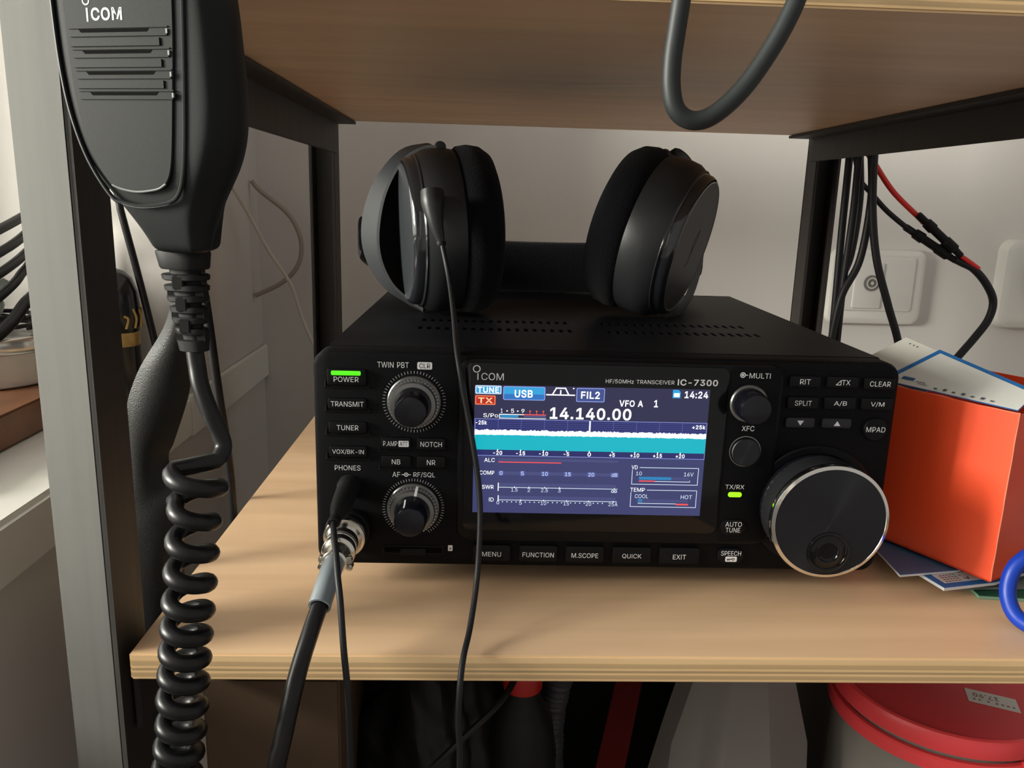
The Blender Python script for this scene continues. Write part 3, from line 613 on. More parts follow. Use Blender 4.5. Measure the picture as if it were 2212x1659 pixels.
# lit screen
b = MB(K); y3 = yg - .04; y4 = y3 - .03; y5 = y4 - .03; y6 = y5 - .03
b.slab(65.3, 160.7, 26.0, 80.5, .1, y3, yb + .3, 's_bg')
W, T = 's_white', 's_text'
b.flat(65.3, 160.7, 66.5, 80.5, y4, 's_top')
b.flat_rr(65.6, 76.1, 76.8, 80.3, .5, y5, 's_text'); b.flat_rr(66.0, 75.7, 77.2, 79.9, .4, y6, 's_usb'); b.ctext('TUNE', 70.8, 78.5, 8.6, 2.3, y6 - .03, W, .01)
b.flat_rr(76.8, 93.8, 74.5, 80.2, .7, y5, 's_frame'); b.flat_rr(77.1, 93.5, 74.8, 79.9, .6, y6, 's_usb'); b.flat_rr(77.1, 93.5, 74.8, 77.0, .6, y6 - .02, 's_usb_low'); b.ctext('USB', 85.1, 77.2, 7.3, 3.2, y6 - .05, W, .02)
b.line([(94.4, 77.0), (105.6, 77.0)], .5, y5, W); b.line([(96.7, 77.1), (98.2, 79.8), (101.9, 79.8), (103.3, 77.1)], .5, y5, W); b.line([(100.0, 77.4), (100.0, 78.8)], .5, y5, W); b.flat_rr(104.9, 105.5, 79.5, 80.1, .3, y5, W)
b.flat_rr(106.4, 117.9, 74.3, 80.1, .6, y5, 's_frame'); b.flat_rr(106.7, 117.6, 74.6, 79.8, .5, y6, 's_fil'); b.ctext('FIL2', 112.1, 77.2, 7.6, 3.0, y6 - .03, W, .02)
b.add([(145.5, y5, 76.7), (148.7, y5, 76.7), (148.7, y5, 79.3), (147.8, y5, 80.2), (145.5, y5, 80.2)], [(0, 1, 2, 3, 4)], 's_blue'); b.flat(146.0, 148.3, 77.2, 78.8, y6, W)
b.text('14:24', 150.4, 160.0, 76.8, 79.7, y5, W, .025)
b.text('VFO A', 124.0, 133.7, 72.7, 75.4, y5, W, .02); b.text('1', 138.2, 139.8, 72.7, 75.7, y5, W, .02)
b.flat_rr(65.6, 73.8, 72.3, 76.2, .4, y5, 's_orange'); b.flat_rr(66.0, 73.4, 72.7, 75.8, .3, y6, 's_txbg'); b.text('TX', 66.7, 72.7, 73.0, 75.3, y6 - .03, 's_yellow', .03)
b.text('S/Po', 69.0, 75.0, 66.9, 68.8, y5, W)
b.flat(75.4, 94.4, 66.75, 66.98, y5, W); b.flat(75.4, 85.5, 68.3, 68.6, y5, W); b.flat(85.5, 94.4, 68.25, 68.7, y5, 's_red'); b.flat(75.4, 75.65, 66.8, 68.5, y5, W); b.flat(85.4, 94.4, 67.3, 68.1, y5, 's_seg')
for i in range(16): b.flat(75.9 + i * .46, 76.25 + i * .46, 67.2, 68.2, y6, 's_blue')
for t_, xc in (('1', 76.4), ('5', 80.8), ('9', 85.0)): b.ctext(t_, xc, 70.0, .7 if t_ == '1' else 1.2, 1.7, y5, W)
for xc in (78.6, 82.9): b.flat_rr(xc - .3, xc + .3, 69.6, 70.2, .3, y5, W)
for xc in (87.9, 90.6, 93.3): b.flat_rr(xc - .35, xc + .35, 69.6, 70.3, .3, y5, 's_red'); b.flat(xc - .12, xc + .12, 68.6, 69.6, y5, 's_red')
b.text('14.140.00', 96.0, 129.2, 66.9, 71.8, y5, W, .028)
b.flat(65.6, 160.6, 50.8, 66.4, y4, 's_scope')
for i in range(5): b.flat(65.6, 160.6, 65.5 - i * .85, 65.62 - i * .85, y5, 's_grid')
for i in range(9): b.flat(75.0 + 9.42 * i, 75.2 + 9.42 * i, 61.5, 66.4, y5, 's_grid')
n = 190; top = []; mid = []
for i in range(n + 1):
    x = 65.6 + 95.0 * i / n; top.append((x, y6, 61.9 + random.uniform(-.35, .28))); mid.append((x, y6, 59.75 + random.uniform(-.15, .15)))
base = [(p[0], y6, 53.4) for p in top]
b.add(mid + top, [(i, i + 1, n + 2 + i, n + 1 + i) for i in range(n)], W)
b.add(base + mid, [(i, i + 1, n + 2 + i, n + 1 + i) for i in range(n)], 's_cyan')
b.flat(112.2, 112.8, 61.5, 66.3, y6 - .02, W)
b.text('-25k', 66.0, 70.5, 64.0, 65.7, y6 - .03, W, .02); b.text('+25k', 154.5, 160.0, 63.8, 65.5, y6 - .03, W, .02)
for i, t_ in enumerate(('-20', '-15', '-10', '-5', '0', '+5', '+10', '+15', '+20')):
    wd = {1: 1.4, 2: 2.3, 3: 3.7}[len(t_)]; b.ctext(t_, 75.2 + 9.41 * i, 52.1, wd, 1.7, y6, W, .025); b.flat(74.95 + 9.41 * i, 75.35 + 9.41 * i, 53.0, 53.6, y6 - .02, W)
b.frame(65.75, 160.5, 50.9, 66.4, .2, y6, 's_frame')
b.text('ALC', 69.8, 74.1, 48.1, 49.8, y5, W); b.text('COMP', 68.0, 74.0, 42.6, 44.3, y5, W); b.text('SWR', 69.1, 73.9, 36.4, 38.1, y5, W); b.text('ID', 72.1, 74.0, 30.9, 32.6, y5, W)
def segs(x0, x1, z0, z1, mat, pitch=.52): 
    k = int((x1 - x0) / pitch)
    for i in range(k): b.flat(x0 + i * pitch, x0 + i * pitch + pitch * .6, z0, z1, y5, mat)
segs(75.6, 125.3, 48.7, 49.8, 's_seg'); b.flat(75.6, 101.5, 47.95, 48.4, y5, 's_red')
segs(75.6, 125.3, 42.7, 44.1, 's_seg')
for t_, xc in (('0', 76.8), ('5', 85.6), ('10', 94.9), ('15', 104.4), ('20', 114.1), ('dB', 123.8)):
    wd = 1.1 if len(t_) == 1 else 2.3; b.flat(xc - wd / 2 - .5, xc + wd / 2 + .5, 42.4, 44.4, y6, 's_grid'); b.ctext(t_, xc, 43.4, wd, 1.6, y6 - .03, T)
segs(76.1, 125.4, 37.7, 39.1, 's_seg'); b.flat(75.7, 125.4, 37.1, 37.35, y6, T); b.flat(75.6, 75.95, 35.6, 39.2, y6, W)
for t_, xc, wd in (('1.5', 82.5, 2.6), ('2', 88.5, 1.1), ('2.5', 95.0, 2.8), ('3', 101.2, 1.1), ('', 124.0, 2.5)):
    if t_: b.ctext(t_, xc, 36.2, wd, 1.6, y5, T)
    else: ring_mark(123.4, 36.2, .5, .3, y5, T, 12); ring_mark(124.6, 36.2, .5, .3, y5, T, 12)
    b.flat(xc - .12, xc + .12, 37.0, 37.7, y6 - .02, W)
segs(76.1, 125.4, 32.1, 33.5, 's_seg'); b.flat(75.8, 125.4, 31.55, 31.8, y6, T); b.flat(75.7, 76.05, 31.0, 33.7, y6, W)
for t_, xc in (('0', 75.8), ('5', 85.2), ('10', 94.8), ('15', 104.3), ('20', 113.6), ('25A', 123.9)): b.ctext(t_, xc, 30.5, {1: 1.1, 2: 2.3, 3: 3.8}[len(t_)], 1.6, y5, T); b.flat(xc - .12, xc + .12, 31.3, 32.0, y6 - .02, W)
for i in range(24):
    if i % 5: xc = 75.8 + i * 1.895; b.flat_rr(xc - .26, xc + .26, 30.6, 31.1, .25, y5, T)
for x0, z0, z1, t_, tw in ((131.1, 39.6, 46.9, 'VD', 2.5), (131.1, 29.7, 37.1, 'TEMP', 6.1)):
    b.line([(x0 + tw + .6, z1), (158.6, z1), (158.6, z0), (x0, z0), (x0, z1 - 1.2)], .24, y5, T); b.text(t_, x0 - .4, x0 - .4 + tw, z1 - .8, z1 + .9, y5, W)
b.text('10', 132.7, 135.1, 43.5, 45.1, y5, T); b.text('16V', 152.7, 156.7, 43.4, 45.1, y5, T); b.text('COOL', 132.8, 138.4, 33.5, 35.2, y5, T); b.text('HOT', 152.1, 156.8, 33.4, 35.1, y5, T)
segs(134.1, 155.4, 41.6, 42.9, 's_seg', .5); segs(134.1, 148.0, 41.6, 42.9, 's_blue', .5)
b.flat(134.1, 140.8, 40.75, 41.3, y5, 's_red'); b.flat(140.8, 155.4, 40.8, 41.05, y5, T); b.flat(155.2, 155.4, 40.8, 41.6, y5, T)
segs(134.2, 155.3, 31.8, 33.0, 's_seg', .5); segs(134.2, 136.2, 31.6, 33.1, 's_blue', .5)
b.flat(134.2, 150.2, 31.05, 31.3, y5, T); b.flat(150.2, 155.4, 30.6, 31.3, y5, 's_red')
part(b.build('screen', radio, smooth=0), 'glowing blue screen showing the frequency 14.140.00')
# buttons: every button is one part, its word printed on it
def button(x0, x1, z0, z1, word, ww, y=0.0, h=1.3, mat='button_black', hh=2.15, r=.9, dx=0.0, dz=0.0, extra=None):
    b_ = MB(K); b_.slab(x0, x1, z0, z1, r, y - h, y + .4, mat, bev=.45)
    cx, cz, yy = (x0 + x1) / 2 + dx, (z0 + z1) / 2 + dz, y - h - .05
    if word: b_.ctext(word, cx, cz, ww, hh, yy, TX)
    if extra: extra(b_, cx, cz, yy)
    return b_.build('button', radio)
pw = button(6.0, 21.7, 78.6, 85.4, 'POWER', 10.0, dz=-.9, dx=-.2)
b = MB(K); b.slab(7.7, 19.5, 82.8, 84.6, .5, -1.75, -1.0, 'led_green', bev=.1); part(b.build('indicator_light', pw), 'lit green bar')
button(6.2, 21.6, 68.5, 73.2, 'TRANSMIT', 13.2); button(6.2, 21.6, 58.5, 63.3, 'TUNER', 8.8); button(6.2, 21.6, 48.2, 53.0, 'VOX/BK-IN', 12.9)
def amp(b_, cx, cz, yy):
    b_.text('P.AMP', 28.3, 34.0, cz - 1.05, cz + 1.05, yy, TX); b_.flat_rr(34.5, 38.7, cz - 1.3, cz + 1.3, .4, yy, TX); b_.ctext('ATT', 36.6, cz, 3.2, 1.8, yy - .05, 'panel_black')
button(27.4, 39.6, 52.0, 57.0, '', 0, extra=amp); button(42.0, 53.8, 52.0, 57.0, 'NOTCH', 8.8); button(27.4, 39.6, 44.2, 49.2, 'NB', 3.5); button(42.0, 53.8, 44.2, 49.2, 'NR', 3.5)
for x0, x1, t_, wd in ((65.8, 81.7, 'MENU', 8.0), (85.4, 101.7, 'FUNCTION', 13.3), (105.3, 121.6, 'M.SCOPE', 11.4), (125.3, 141.8, 'QUICK', 8.2), (145.4, 162.6, 'EXIT', 5.6)):
    button(x0, x1, 3.2, 10.6, t_, wd, dz=-.4, h=1.6)
def delta(b_, cx, cz, yy):
    b_.text('TX', cx - .6, cx + 2.9, cz - 1.08, cz + 1.08, yy, TX)
    for q in ([(cx - 2.9, cz - 1.05), (cx - .9, cz - 1.05)], [(cx - .95, cz - 1.05), (cx - .95, cz + .85)], [(cx - 2.9, cz - 1.05), (cx - .95, cz + .85)]): b_.line(q, .28, yy, TX)
button(193.5, 206.5, 81.9, 86.6, 'RIT', 4.4); button(209.2, 222.2, 81.9, 86.7, '', 0, extra=delta); button(224.6, 237.6, 81.5, 86.5, 'CLEAR', 8.7)
button(193.6, 206.6, 72.7, 77.8, 'SPLIT', 7.0); button(209.0, 222.1, 72.8, 78.0, 'A/B', 5.4); button(224.5, 237.6, 72.8, 77.9, 'V/M', 5.7)
def tri(sgn):
    def f(b_, cx, cz, yy): b_.add([(cx - 1.4, yy, cz - sgn * 1.0), (cx + 1.4, yy, cz - sgn * 1.0), (cx, yy, cz + sgn * 1.1)], [(0, 1, 2)], TX)
    return f
button(193.8, 205.9, 64.7, 69.0, '', 0, mat='arrow_button', extra=tri(-1)); button(209.1, 221.3, 64.8, 68.9, '', 0, mat='arrow_button', extra=tri(1))
b = MB(K); b.lathe([(5.0, .3), (5.0, -.7), (4.6, -1.3), (.01, -1.3)], (231.7, 0, 64.6), (0, 1, 0), 'button_black', 36); b.ctext('MPAD', 231.7, 64.6, 8.0, 2.2, -1.36, TX); b.build('button', radio)
def key(b_, cx, cz, yy):
    b_.text('SPEECH', cx - 4.3, cx + 4.3, cz + .2, cz + 2.3, yy, TX); b_.flat_rr(cx - 2.3, cx + 2.7, cz - 2.6, cz - .2, .5, yy, TX)
    b_.line([(cx - 1.5, cz - 1.4), (cx + .5, cz - 1.4)], .35, yy - .05, 'panel_black'); b_.line([(cx - 1.3, cz - 1.4), (cx - 1.3, cz - 2.0)], .3, yy - .05, 'panel_black'); b_.line([(cx - .6, cz - 1.4), (cx - .6, cz - 2.0)], .3, yy - .05, 'panel_black'); b_.flat_rr(cx + .5, cx + 1.7, cz - 2.0, cz - .8, .6, yy - .05, 'panel_black'); b_.flat_rr(cx + .8, cx + 1.4, cz - 1.7, cz - 1.1, .3, yy - .08, TX)
def auto(b_, cx, cz, yy): b_.text('AUTO', cx - 3.5, cx + 3.5, cz + .4, cz + 2.5, yy, TX); b_.text('TUNE', cx - 3.2, cx + 3.0, cz - 2.2, cz - .1, yy, TX)
button(170.0, 180.8, 17.6, 24.6, '', 0, y=yb, h=.8, r=3.4, extra=auto); button(170.6, 182.0, 3.6, 10.4, '', 0, h=1.0, r=3.3, extra=key)
b = MB(K); b.slab(172.0, 177.8, 34.5, 36.7, 1.0, yb - .5, yb + .3, 'led_lime', bev=.2); part(b.build('indicator_light', radio), 'lit lime green oval lamp')
# knobs
def ribs(b_, cx, cz, r, y0, y1, n, mat, d=.35):
    R = []
    for y, q in ((y1, 0), (y1, 1), (y0, 1), (y0, 0)):
        R.append([(cx + (r + q * d * (1 if j % 2 else -1) * .5 - (0 if q else .9)) * cos(2 * pi * j / (2 * n)), y, cz + (r + q * d * (1 if j % 2 else -1) * .5 - (0 if q else .9)) * sin(2 * pi * j / (2 * n))) for j in range(2 * n)])
    b_.loops(R, mat, True, False, False)
for cx, cz, mark in ((40.8, 72.0, False), (40.5, 26.2, True)):
    b = MB(K)
    b.lathe([(10.9, .4), (10.9, -1.2), (10.4, -1.7), (9.2, -1.8)], (cx, 0, cz), (0, 1, 0), 'knob_ring', 48, caps=False)
    b.lathe([(9.6, -1.0), (9.6, -4.2), (9.0, -5.6), (7.6, -5.9), (6.0, -5.9)], (cx, 0, cz), (0, 1, 0), 'knob_ring', 48, caps=False)
    ribs(b, cx, cz, 9.9, -4.0, -1.9, 44, 'knob_knurl', .7)
    if mark:
        for rr in ((9.3, -4.2, 7.6, -6.05),):
            a = radians(80); d = Vector((cos(a), 0, sin(a))); q = Vector((-sin(a), 0, cos(a))) * .55; c0 = Vector((cx, 0, cz))
            P = [c0 + d * 10.35 + Vector((0, -1.9, 0)), c0 + d * 10.3 + Vector((0, -4.1, 0)), c0 + d * 9.25 + Vector((0, -5.9, 0)), c0 + d * 7.5 + Vector((0, -6.1, 0))]
            vs = [tuple(p - q) for p in P] + [tuple(p + q) for p in P]
            b.add(vs, [(i, i + 1, i + 5, i + 4) for i in range(3)], 'knob_mark')
    ko = b.build('knob', radio)
    b = MB(K); b.lathe([(7.5, -5.6), (7.3, -6.6), (6.7, -8.5), (6.35, -15.6), (5.9, -16.4), (5.0, -16.7), (.01, -16.6)], (cx, 0, cz), (0, 1, 0), 'knob_black', 48)
    if mark:
        a = radians(112); d = Vector((cos(a), 0, sin(a))); q = Vector((-sin(a), 0, cos(a))) * .35; c0 = Vector((cx, 0, cz))
        P = [c0 + d * 7.0 + Vector((0, -7.8, 0)), c0 + d * 6.55 + Vector((0, -12, 0)), c0 + d * 6.45 + Vector((0, -15.4, 0))]
        vs = [tuple(p - q) for p in P] + [tuple(p + q) for p in P]; b.add(vs, [(0, 1, 4, 3), (1, 2, 5, 4)], 'knob_mark')
    b.build('inner_knob', ko)
b = MB(K)
b.lathe([(7.8, .2), (7.8, -.8), (7.3, -1.3), (6.6, -1.3)], (177.0, yb, 75.0), (0, 1, 0), 'knob_ring', 44, caps=False)
b.lathe([(6.9, -.5), (6.7, -3), (6.25, -9.6), (5.8, -10.6), (5.0, -10.9), (.01, -10.8)], (177.0, yb, 75.0), (0, 1, 0), 'knob_black', 44)
b.build('knob', radio)
b = MB(K); b.lathe([(6.6, .2), (6.6, -.3), (6.2, -.4)], (0, 0, 0), (0, 1, 0), 'knob_ring', 44, caps=False); b.lathe([(5.9, 0), (5.9, -1.6), (5.6, -1.9), (2.8, -1.9), (.01, -1.9)], (0, 0, 0), (0, 1, 0), 'spun_black', 44)
o = b.build('button', radio); o.location = (.1774, yb * K, .0546)
# main dial
DC = Vector((.2087, 0, .0310))
b = MB(K)
b.lathe([(26.2, .3), (26.2, -1.6), (25.6, -2.2), (23.2, -2.2), (22.4, -1.6)], (0, 0, 0), (0, 1, 0), 'bezel_black', 72, caps=False)
b.lathe([(22.6, -1.2), (22.9, -3.5), (22.9, -5), (22.4, -5.4)], (0, 0, 0), (0, 1, 0), 'knob_black', 72, caps=False)
NR = 96
rows = []
for i in range(8):
    y = -5.2 - i * 1.62; rows.append([((22.75 + .45 * (1 if (j + i) % 2 else -1)) * cos(2 * pi * j / NR), y, (22.75 + .45 * (1 if (j + i) % 2 else -1)) * sin(2 * pi * j / NR)) for j in range(NR)])
b.loops(rows[::-1], 'rubber_grip', True, False, False)
dial = b.build('tuning_dial', radio, smooth=25); dial.location = DC
b = MB(K); b.lathe([(23.0, -16.4), (23.9, -17.2), (24.0, -19.4), (23.7, -20.3), (22.4, -20.9), (22.2, -20.6)], (0, 0, 0), (0, 1, 0), 'chrome', 96, caps=False); part(b.build('rim', dial, smooth=30), 'polished silver rim')
b = MB(K); b.lathe([(22.4, -20.0), (22.2, -20.7), (12, -20.75), (4, -20.75), (.01, -20.75)], (0, 0, 0), (0, 1, 0), 'spun_black', 96); part(b.build('dial_face', dial), 'spun black metal face')
b = MB(K); fx, fz = .2, -12.6
b.lathe([(8.6, -20.6), (8.6, -21.2), (7.9, -21.5), (7.3, -21.2), (7.1, -20.8)], (fx, 0, fz), (0, 1, 0), 'gloss_black', 44, caps=False)
b.lathe([(7.2, -20.8), (6.0, -20.9), (4.6, -21.6), (4.2, -21.4), (3.9, -20.9), (2.8, -20.80), (.01, -20.78)], (fx, 0, fz), (0, 1, 0), 'gloss_black', 44); b.build('finger_dimple', dial)

# ------------------------------------------------------------------ speaker microphone with coiled cord and plug
mic = thing('hand_microphone', 'black hand microphone with grille slots and coiled cord hanging before the steel post', 'microphone', (-.03, -.07, .145))
th = radians(-15); P1 = Vector((-.0541, -.0736, 0)); UX = Vector((cos(th), sin(th), 0)); UY = Vector((-sin(th), cos(th), 0))
def M(x, y, z): return tuple(P1 + UX * (x * K) + UY * (y * K) + Vector((0, 0, z * K)))
secs = [(246, 20.8, 12, 15, .55), (243, 21, 18, 21.5, .85), (236, 21.6, 21.5, 25.5, 1), (224, 22.8, 22.6, 27.2, 1), (213, 23.7, 22.9, 27.8, 1), (204, 24.1, 23.2, 28, 1), (195, 24.7, 23.0, 28.1, 1), (186, 25.3, 22.5, 27.8, 1), (178, 25.8, 21.2, 26.4, 1), (171, 26.4, 18.6, 23.6, 1), (165, 27.2, 15.0, 19.6, .96), (159, 28.3, 11.4, 15.2, .9), (153, 29.6, 8.4, 11.6, .8), (148, 30.6, 6.8, 9.2, .7), (144.6, 31.2, 6.4, 8.4, .62)]
rings = []
for z, c, wf, wm, dd in secs:
    half = [(0, 0), (wf * .6, 0), (wf - .8, 0), (wf + .5, .9), (wf + (wm - wf) * .68, 4.5), (wm - .3, 10), (wm - 3.0, 17), (wm - 7.5, 25), (max(wm - 12, wm * .35), 30), (wm * .25, 31.5)]
    pts = [(x, y) for x, y in half] + [(0, 31.5)] + [(-x, y) for x, y in half[:0:-1]]
    y0 = (1 - dd) * 13
    rings.append([M(c + x, y0 + y * dd, z) for x, y in pts])
b = MB(); b.loops(rings, 'mic_black'); body = b.build('body', mic, smooth=50)
sb = body.modifiers.new('smooth', 'SUBSURF'); sb.levels = 1; sb.render_levels = 2
def outline(pts, n=6): return [(p.x, p.z) for p in catmull([(x, 0, z) for x, z in pts], n)]
fin = outline([(5.5, 240), (4.7, 226), (4.8, 213.5), (5.3, 200), (6.4, 187.4), (9.4, 174), (15.2, 164.6), (18.5, 163.0), (24.2, 162.2), (31, 163.2), (33.8, 165.0), (35.8, 171), (37.4, 188), (38.7, 205), (39.2, 226), (38.4, 240)])
b = MB(); b.loops([[M(x, .6, z) for x, z in fin], [M(x, -.35, z) for x, z in fin], [M(22 + (x - 22) * .985, -.6, 200 + (z - 200) * .99) for x, z in fin]], 'mic_black', True, False, True)
b.build('face_plate', mic, smooth=30)
b = MB()
rim = [(1.4, 240), (1.0, 226), (1.0, 213), (2.0, 196), (4.2, 183), (8.5, 171), (14.9, 161.3), (19, 159.4), (25.4, 158.6), (33, 159.6), (36.8, 161.8), (38.9, 168), (40.2, 180), (41.3, 200), (42.2, 226), (41.6, 240)]
b.tube([M(x, -.05, z) for x, z in rim], .00062, 'mic_gloss', 8, 6)
inn = [(fin[i][0], fin[i][1]) for i in range(len(fin))]
b.build('rim_trim', mic)
b = MB()
b.tube([M(x, -.15, z) for x, z in ((15.0, 160.9), (19, 159.1), (25.4, 158.3), (33, 159.3), (36.6, 161.3))], .00035, 'mic_line', 6, 5)
b.tube([M(x, -.55, z) for x, z in ((16.0, 164.3), (19, 163.2), (24.2, 162.5), (30.5, 163.3), (33.4, 164.8))], .0003, 'mic_line', 6, 5)
part(b.build('pale_edge', mic), 'pale edge line')  # pale lines along the bottom of rim and face plate
b = MB()
for k, z in enumerate((205.9, 200.4, 194.9, 189.5)):
    xl = 6.2 + k * .55; xr = 37.2 + k * .25
    def grid(x0, x1, y0, y1, z0, z1, mat, cut=0.0):
        P = [M(x0 + cut, y0, z0), M(x1 - cut, y0, z0), M(x1, y0, z1), M(x0, y0, z1), M(x0 + cut, y1, z0), M(x1 - cut, y1, z0), M(x1, y1, z1), M(x0, y1, z1)]
        b.add(P, [(0, 1, 2, 3), (5, 4, 7, 6), (4, 5, 1, 0), (3, 2, 6, 7), (4, 0, 3, 7), (1, 5, 6, 2)], mat)
    grid(9.2 + k * .7, 31.5 + k * .55, -.66, -.3, z - 1.0, z - .15, 'groove_black', .8)
    grid(xl, xr, -1.0, -.4, z - 2.1, z - 1.25, 'mic_black', .3); grid(xl, xr, -.95, -.4, z, z + .35, 'mic_black')
    if k < 3: grid(xl + .3, xr - 2.6, -1.05, -.4, z - 4.6, z - 2.6, 'mic_black')
    grid(xr - .5, xr, -1.05, -.4, z - 1.6, z - .4, 'mic_line')
b.build('grille', mic, smooth=0)
b = MB()
f3 = lambda p: M(p[0], -.68, p[2])
b.text('COM', 13.7, 23.4, 207.9, 211.2, 0, 'mic_logo', .012, f=f3); b.text('I', 12.2, 12.75, 207.7, 211.2, 0, 'mic_logo', .01, f=f3)
ra = [(12.3 + 1.15 * cos(t * pi / 10), 213.0 + 1.15 * sin(t * pi / 10)) for t in range(21)]
for (xa, za), (xc, zc) in zip(ra[:-1], ra[1:]):
    ka = .68; b.add([M(xa, -.68, za), M(xc, -.68, zc), M(12.3 + (xc - 12.3) * ka, -.68, 213 + (zc - 213) * ka), M(12.3 + (xa - 12.3) * ka, -.68, 213 + (za - 213) * ka)], [(0, 1, 2, 3)], 'mic_logo')
part(b.build('logo', mic), 'pale grey printed maker mark')
# strain relief
b = MB()
def bootc(t): return Vector((-.0246 + .003 * t, -.0655 - .004 * t, .1452 - .0285 * t))
def bring(t, kk, kd=.7): 
    c = bootc(t); w = (.0078 - .0036 * t) * kk
    return [tuple(c + UX * x + UY * y * kd) for x, y in rr_pts(-w, w, -w, w, w * .75, 4)]
b.loops([bring(t / 10, .66) for t in range(11)], 'rubber')
b.loops([bring(0, 1.02), bring(.02, 1.05), bring(.17, 1.03), bring(.19, .98)], 'rubber')
for i in range(6):
    t = .24 + i * .115; b.loops([bring(t, .96), bring(t + .012, 1.04), bring(t + .058, 1.04), bring(t + .07, .96)], 'rubber')
    c = bootc(t + .085); 
    for s in ((-1, 0), (1, 0)) if i % 2 else ((0, -1), (0, 1)):
        w = (.0078 - .0036 * t) * .72; p = c + UX * (s[0] * w) + UY * (s[1] * w * .7)
        b.box(p.x - .0017, p.x + .0017, p.y - .0017, p.y + .0017, p.z - .0022, p.z + .0022, 'rubber', bev=.0004)
b.loops([bring(.94, .98), bring(.95, 1.1), bring(1.06, 1.1), bring(1.07, .9)], 'rubber')
b.build('strain_relief', mic)
# coiled cord and its straight tail up to the plug in the radio
yl = [.0813, .0700, .0594, .0492, .0392, .0304, .0220, .0139, .0052, -.0041, -.0126, -.0206]
xc_ = [-.0173, -.0184, -.0197, -.0209, -.0221, -.0232, -.0242, -.0251, -.0261, -.0270, -.0282, -.0293]
while len(yl) < 22: yl.append(yl[-1] - .0085); xc_.append(xc_[-1] - .0009)
RC, rw, CYY = .0056, .0027, -.0855
pts = [(-.0216, -.0695, .1165), (-.0205, -.071, .110), (-.0190, -.073, .1040), (-.0160, -.0745, .0960), (-.0133, -.0745, .0890), (-.0124, -.0755, .0850), (-.0133, -.0785, .0820)]
path = catmull(pts, 8)
for i in range(len(yl) - 1):
    for k in range(24):
        if i == 0 and k == 0: pass
        t = k / 24; a = pi + 2 * pi * t        # left, then front, right, back
        z = yl[i] + (yl[i + 1] - yl[i]) * t; xc = xc_[i] + (xc_[i + 1] - xc_[i]) * t
        rr = RC * (1.25 * (1 - .0) if i == 0 else 1.0)
        path.append(Vector((xc + rr * cos(a), CYY + rr * sin(a), z)))
zl = path[-1]
path += catmull([tuple(zl), (-.032, -.084, zl.z - .012), (-.025, -.086, -.165), (-.010, -.088, -.172), (.000, -.0885, -.150), (-.0006, -.087, -.08), (-.0004, -.0855, -.045), (.0020, -.083, -.024), (.0039, -.0800, -.0141), (.0062, -.0750, -.0017), (.0077, -.0680, .0061), (.0097, -.0600, .0135), (.0112, -.0520, .0185), (.0121, -.046, .0210)], 8)[1:]
b = MB(); b.tube(path, lambda t: .0027 if t < .86 else .0031, 'cable_black', 14, smooth=False); b.build('coiled_cord', mic, smooth=60)
b = MB(); A_ = Vector((.0134, -.0005, .0268)); B_ = Vector((.0128, -.031, .0256)); ax = (B_ - A_).normalized()
def pk(prof, mat, seg=36): b.lathe([(r * K, h * K) for r, h in prof], A_, ax, mat, seg, caps=False)
pk([(4, -.2), (9.3, 0), (9.3, 3.2), (8.9, 3.8), (8.4, 4.0)], 'rubber')
ru, rv, raxis = basis(ax)
rg = []
for h, q in ((3.6, 0), (3.8, 1), (6.6, 1), (6.8, 0)): rg.append([tuple(A_ + ax * h * K + ru * ((8.6 + q * (.25 if j % 2 else -.1)) * K * cos(2 * pi * j / 72)) + rv * ((8.6 + q * (.25 if j % 2 else -.1)) * K * sin(2 * pi * j / 72))) for j in range(72)])
b.loops(rg, 'rubber', True, False, False)
pk([(8.6, 6.6), (8.7, 7.2), (8.7, 9.2), (8.3, 9.8), (7.2, 10.0), (7.4, 11.2), (6.4, 12.6), (6.2, 12.8)], 'nickel')
pk([(6.3, 12.4), (6.3, 20.5), (6.0, 21)], 'rubber')
pk([(6.0, 20.4), (6.6, 20.8), (6.7, 22.6), (6.2, 23.2), (5.4, 23.6), (5.2, 26.5), (4.9, 27.2), (4.9, 30.5), (4.2, 31), (3.6, 31)], 'nickel')
pk([(6.35, 16.2), (6.55, 16.3), (6.55, 18.4), (6.35, 18.5)], 'tin_rim')
for s in (-1, 1):
    c0 = A_ + ax * .0275 + ru * (s * .0050)
    b.lathe([(.0001, -.0016), (.0012, -.0015), (.0014, 0), (.0012, .0015), (.0001, .0016)], c0, rv, 'nickel', 14); b.lathe([(.0001, -.0017), (.0014, -.0015), (.0014, .0015), (.0001, .0017)], c0 + ru * (s * .0004) - rv * .0030, ax, 'nickel', 12)
    b.box(c0.x - .0014, c0.x + .0014, c0.y - .002, c0.y + .002, c0.z - .0012, c0.z + .0012, 'nickel', bev=.0005)
part(b.build('plug', mic), 'shiny nickel and black connector')
b = MB(); SP = [(.0128, -.0295, .0256), (.0126, -.036, .0247), (.0121, -.0445, .0222), (.0113, -.0525, .0187)]
sp = catmull(SP, 6); 
b.tube(SP, .0041, 'sleeve', 20, 6, caps=False); b.tube(SP, .0033, 'sleeve', 20, 6, caps=False)
e = sp[-1]; d = (sp[-1] - sp[-2]).normalized(); u_, v_, _ = basis(d)
b.loops([[tuple(e + (u_ * cos(2 * pi * j / 20) + v_ * sin(2 * pi * j / 20)) * q) for j in range(20)] for q in (.0041, .0033)], 'sleeve', True, False, False)
part(b.build('sleeve', mic), 'milky translucent sleeve')

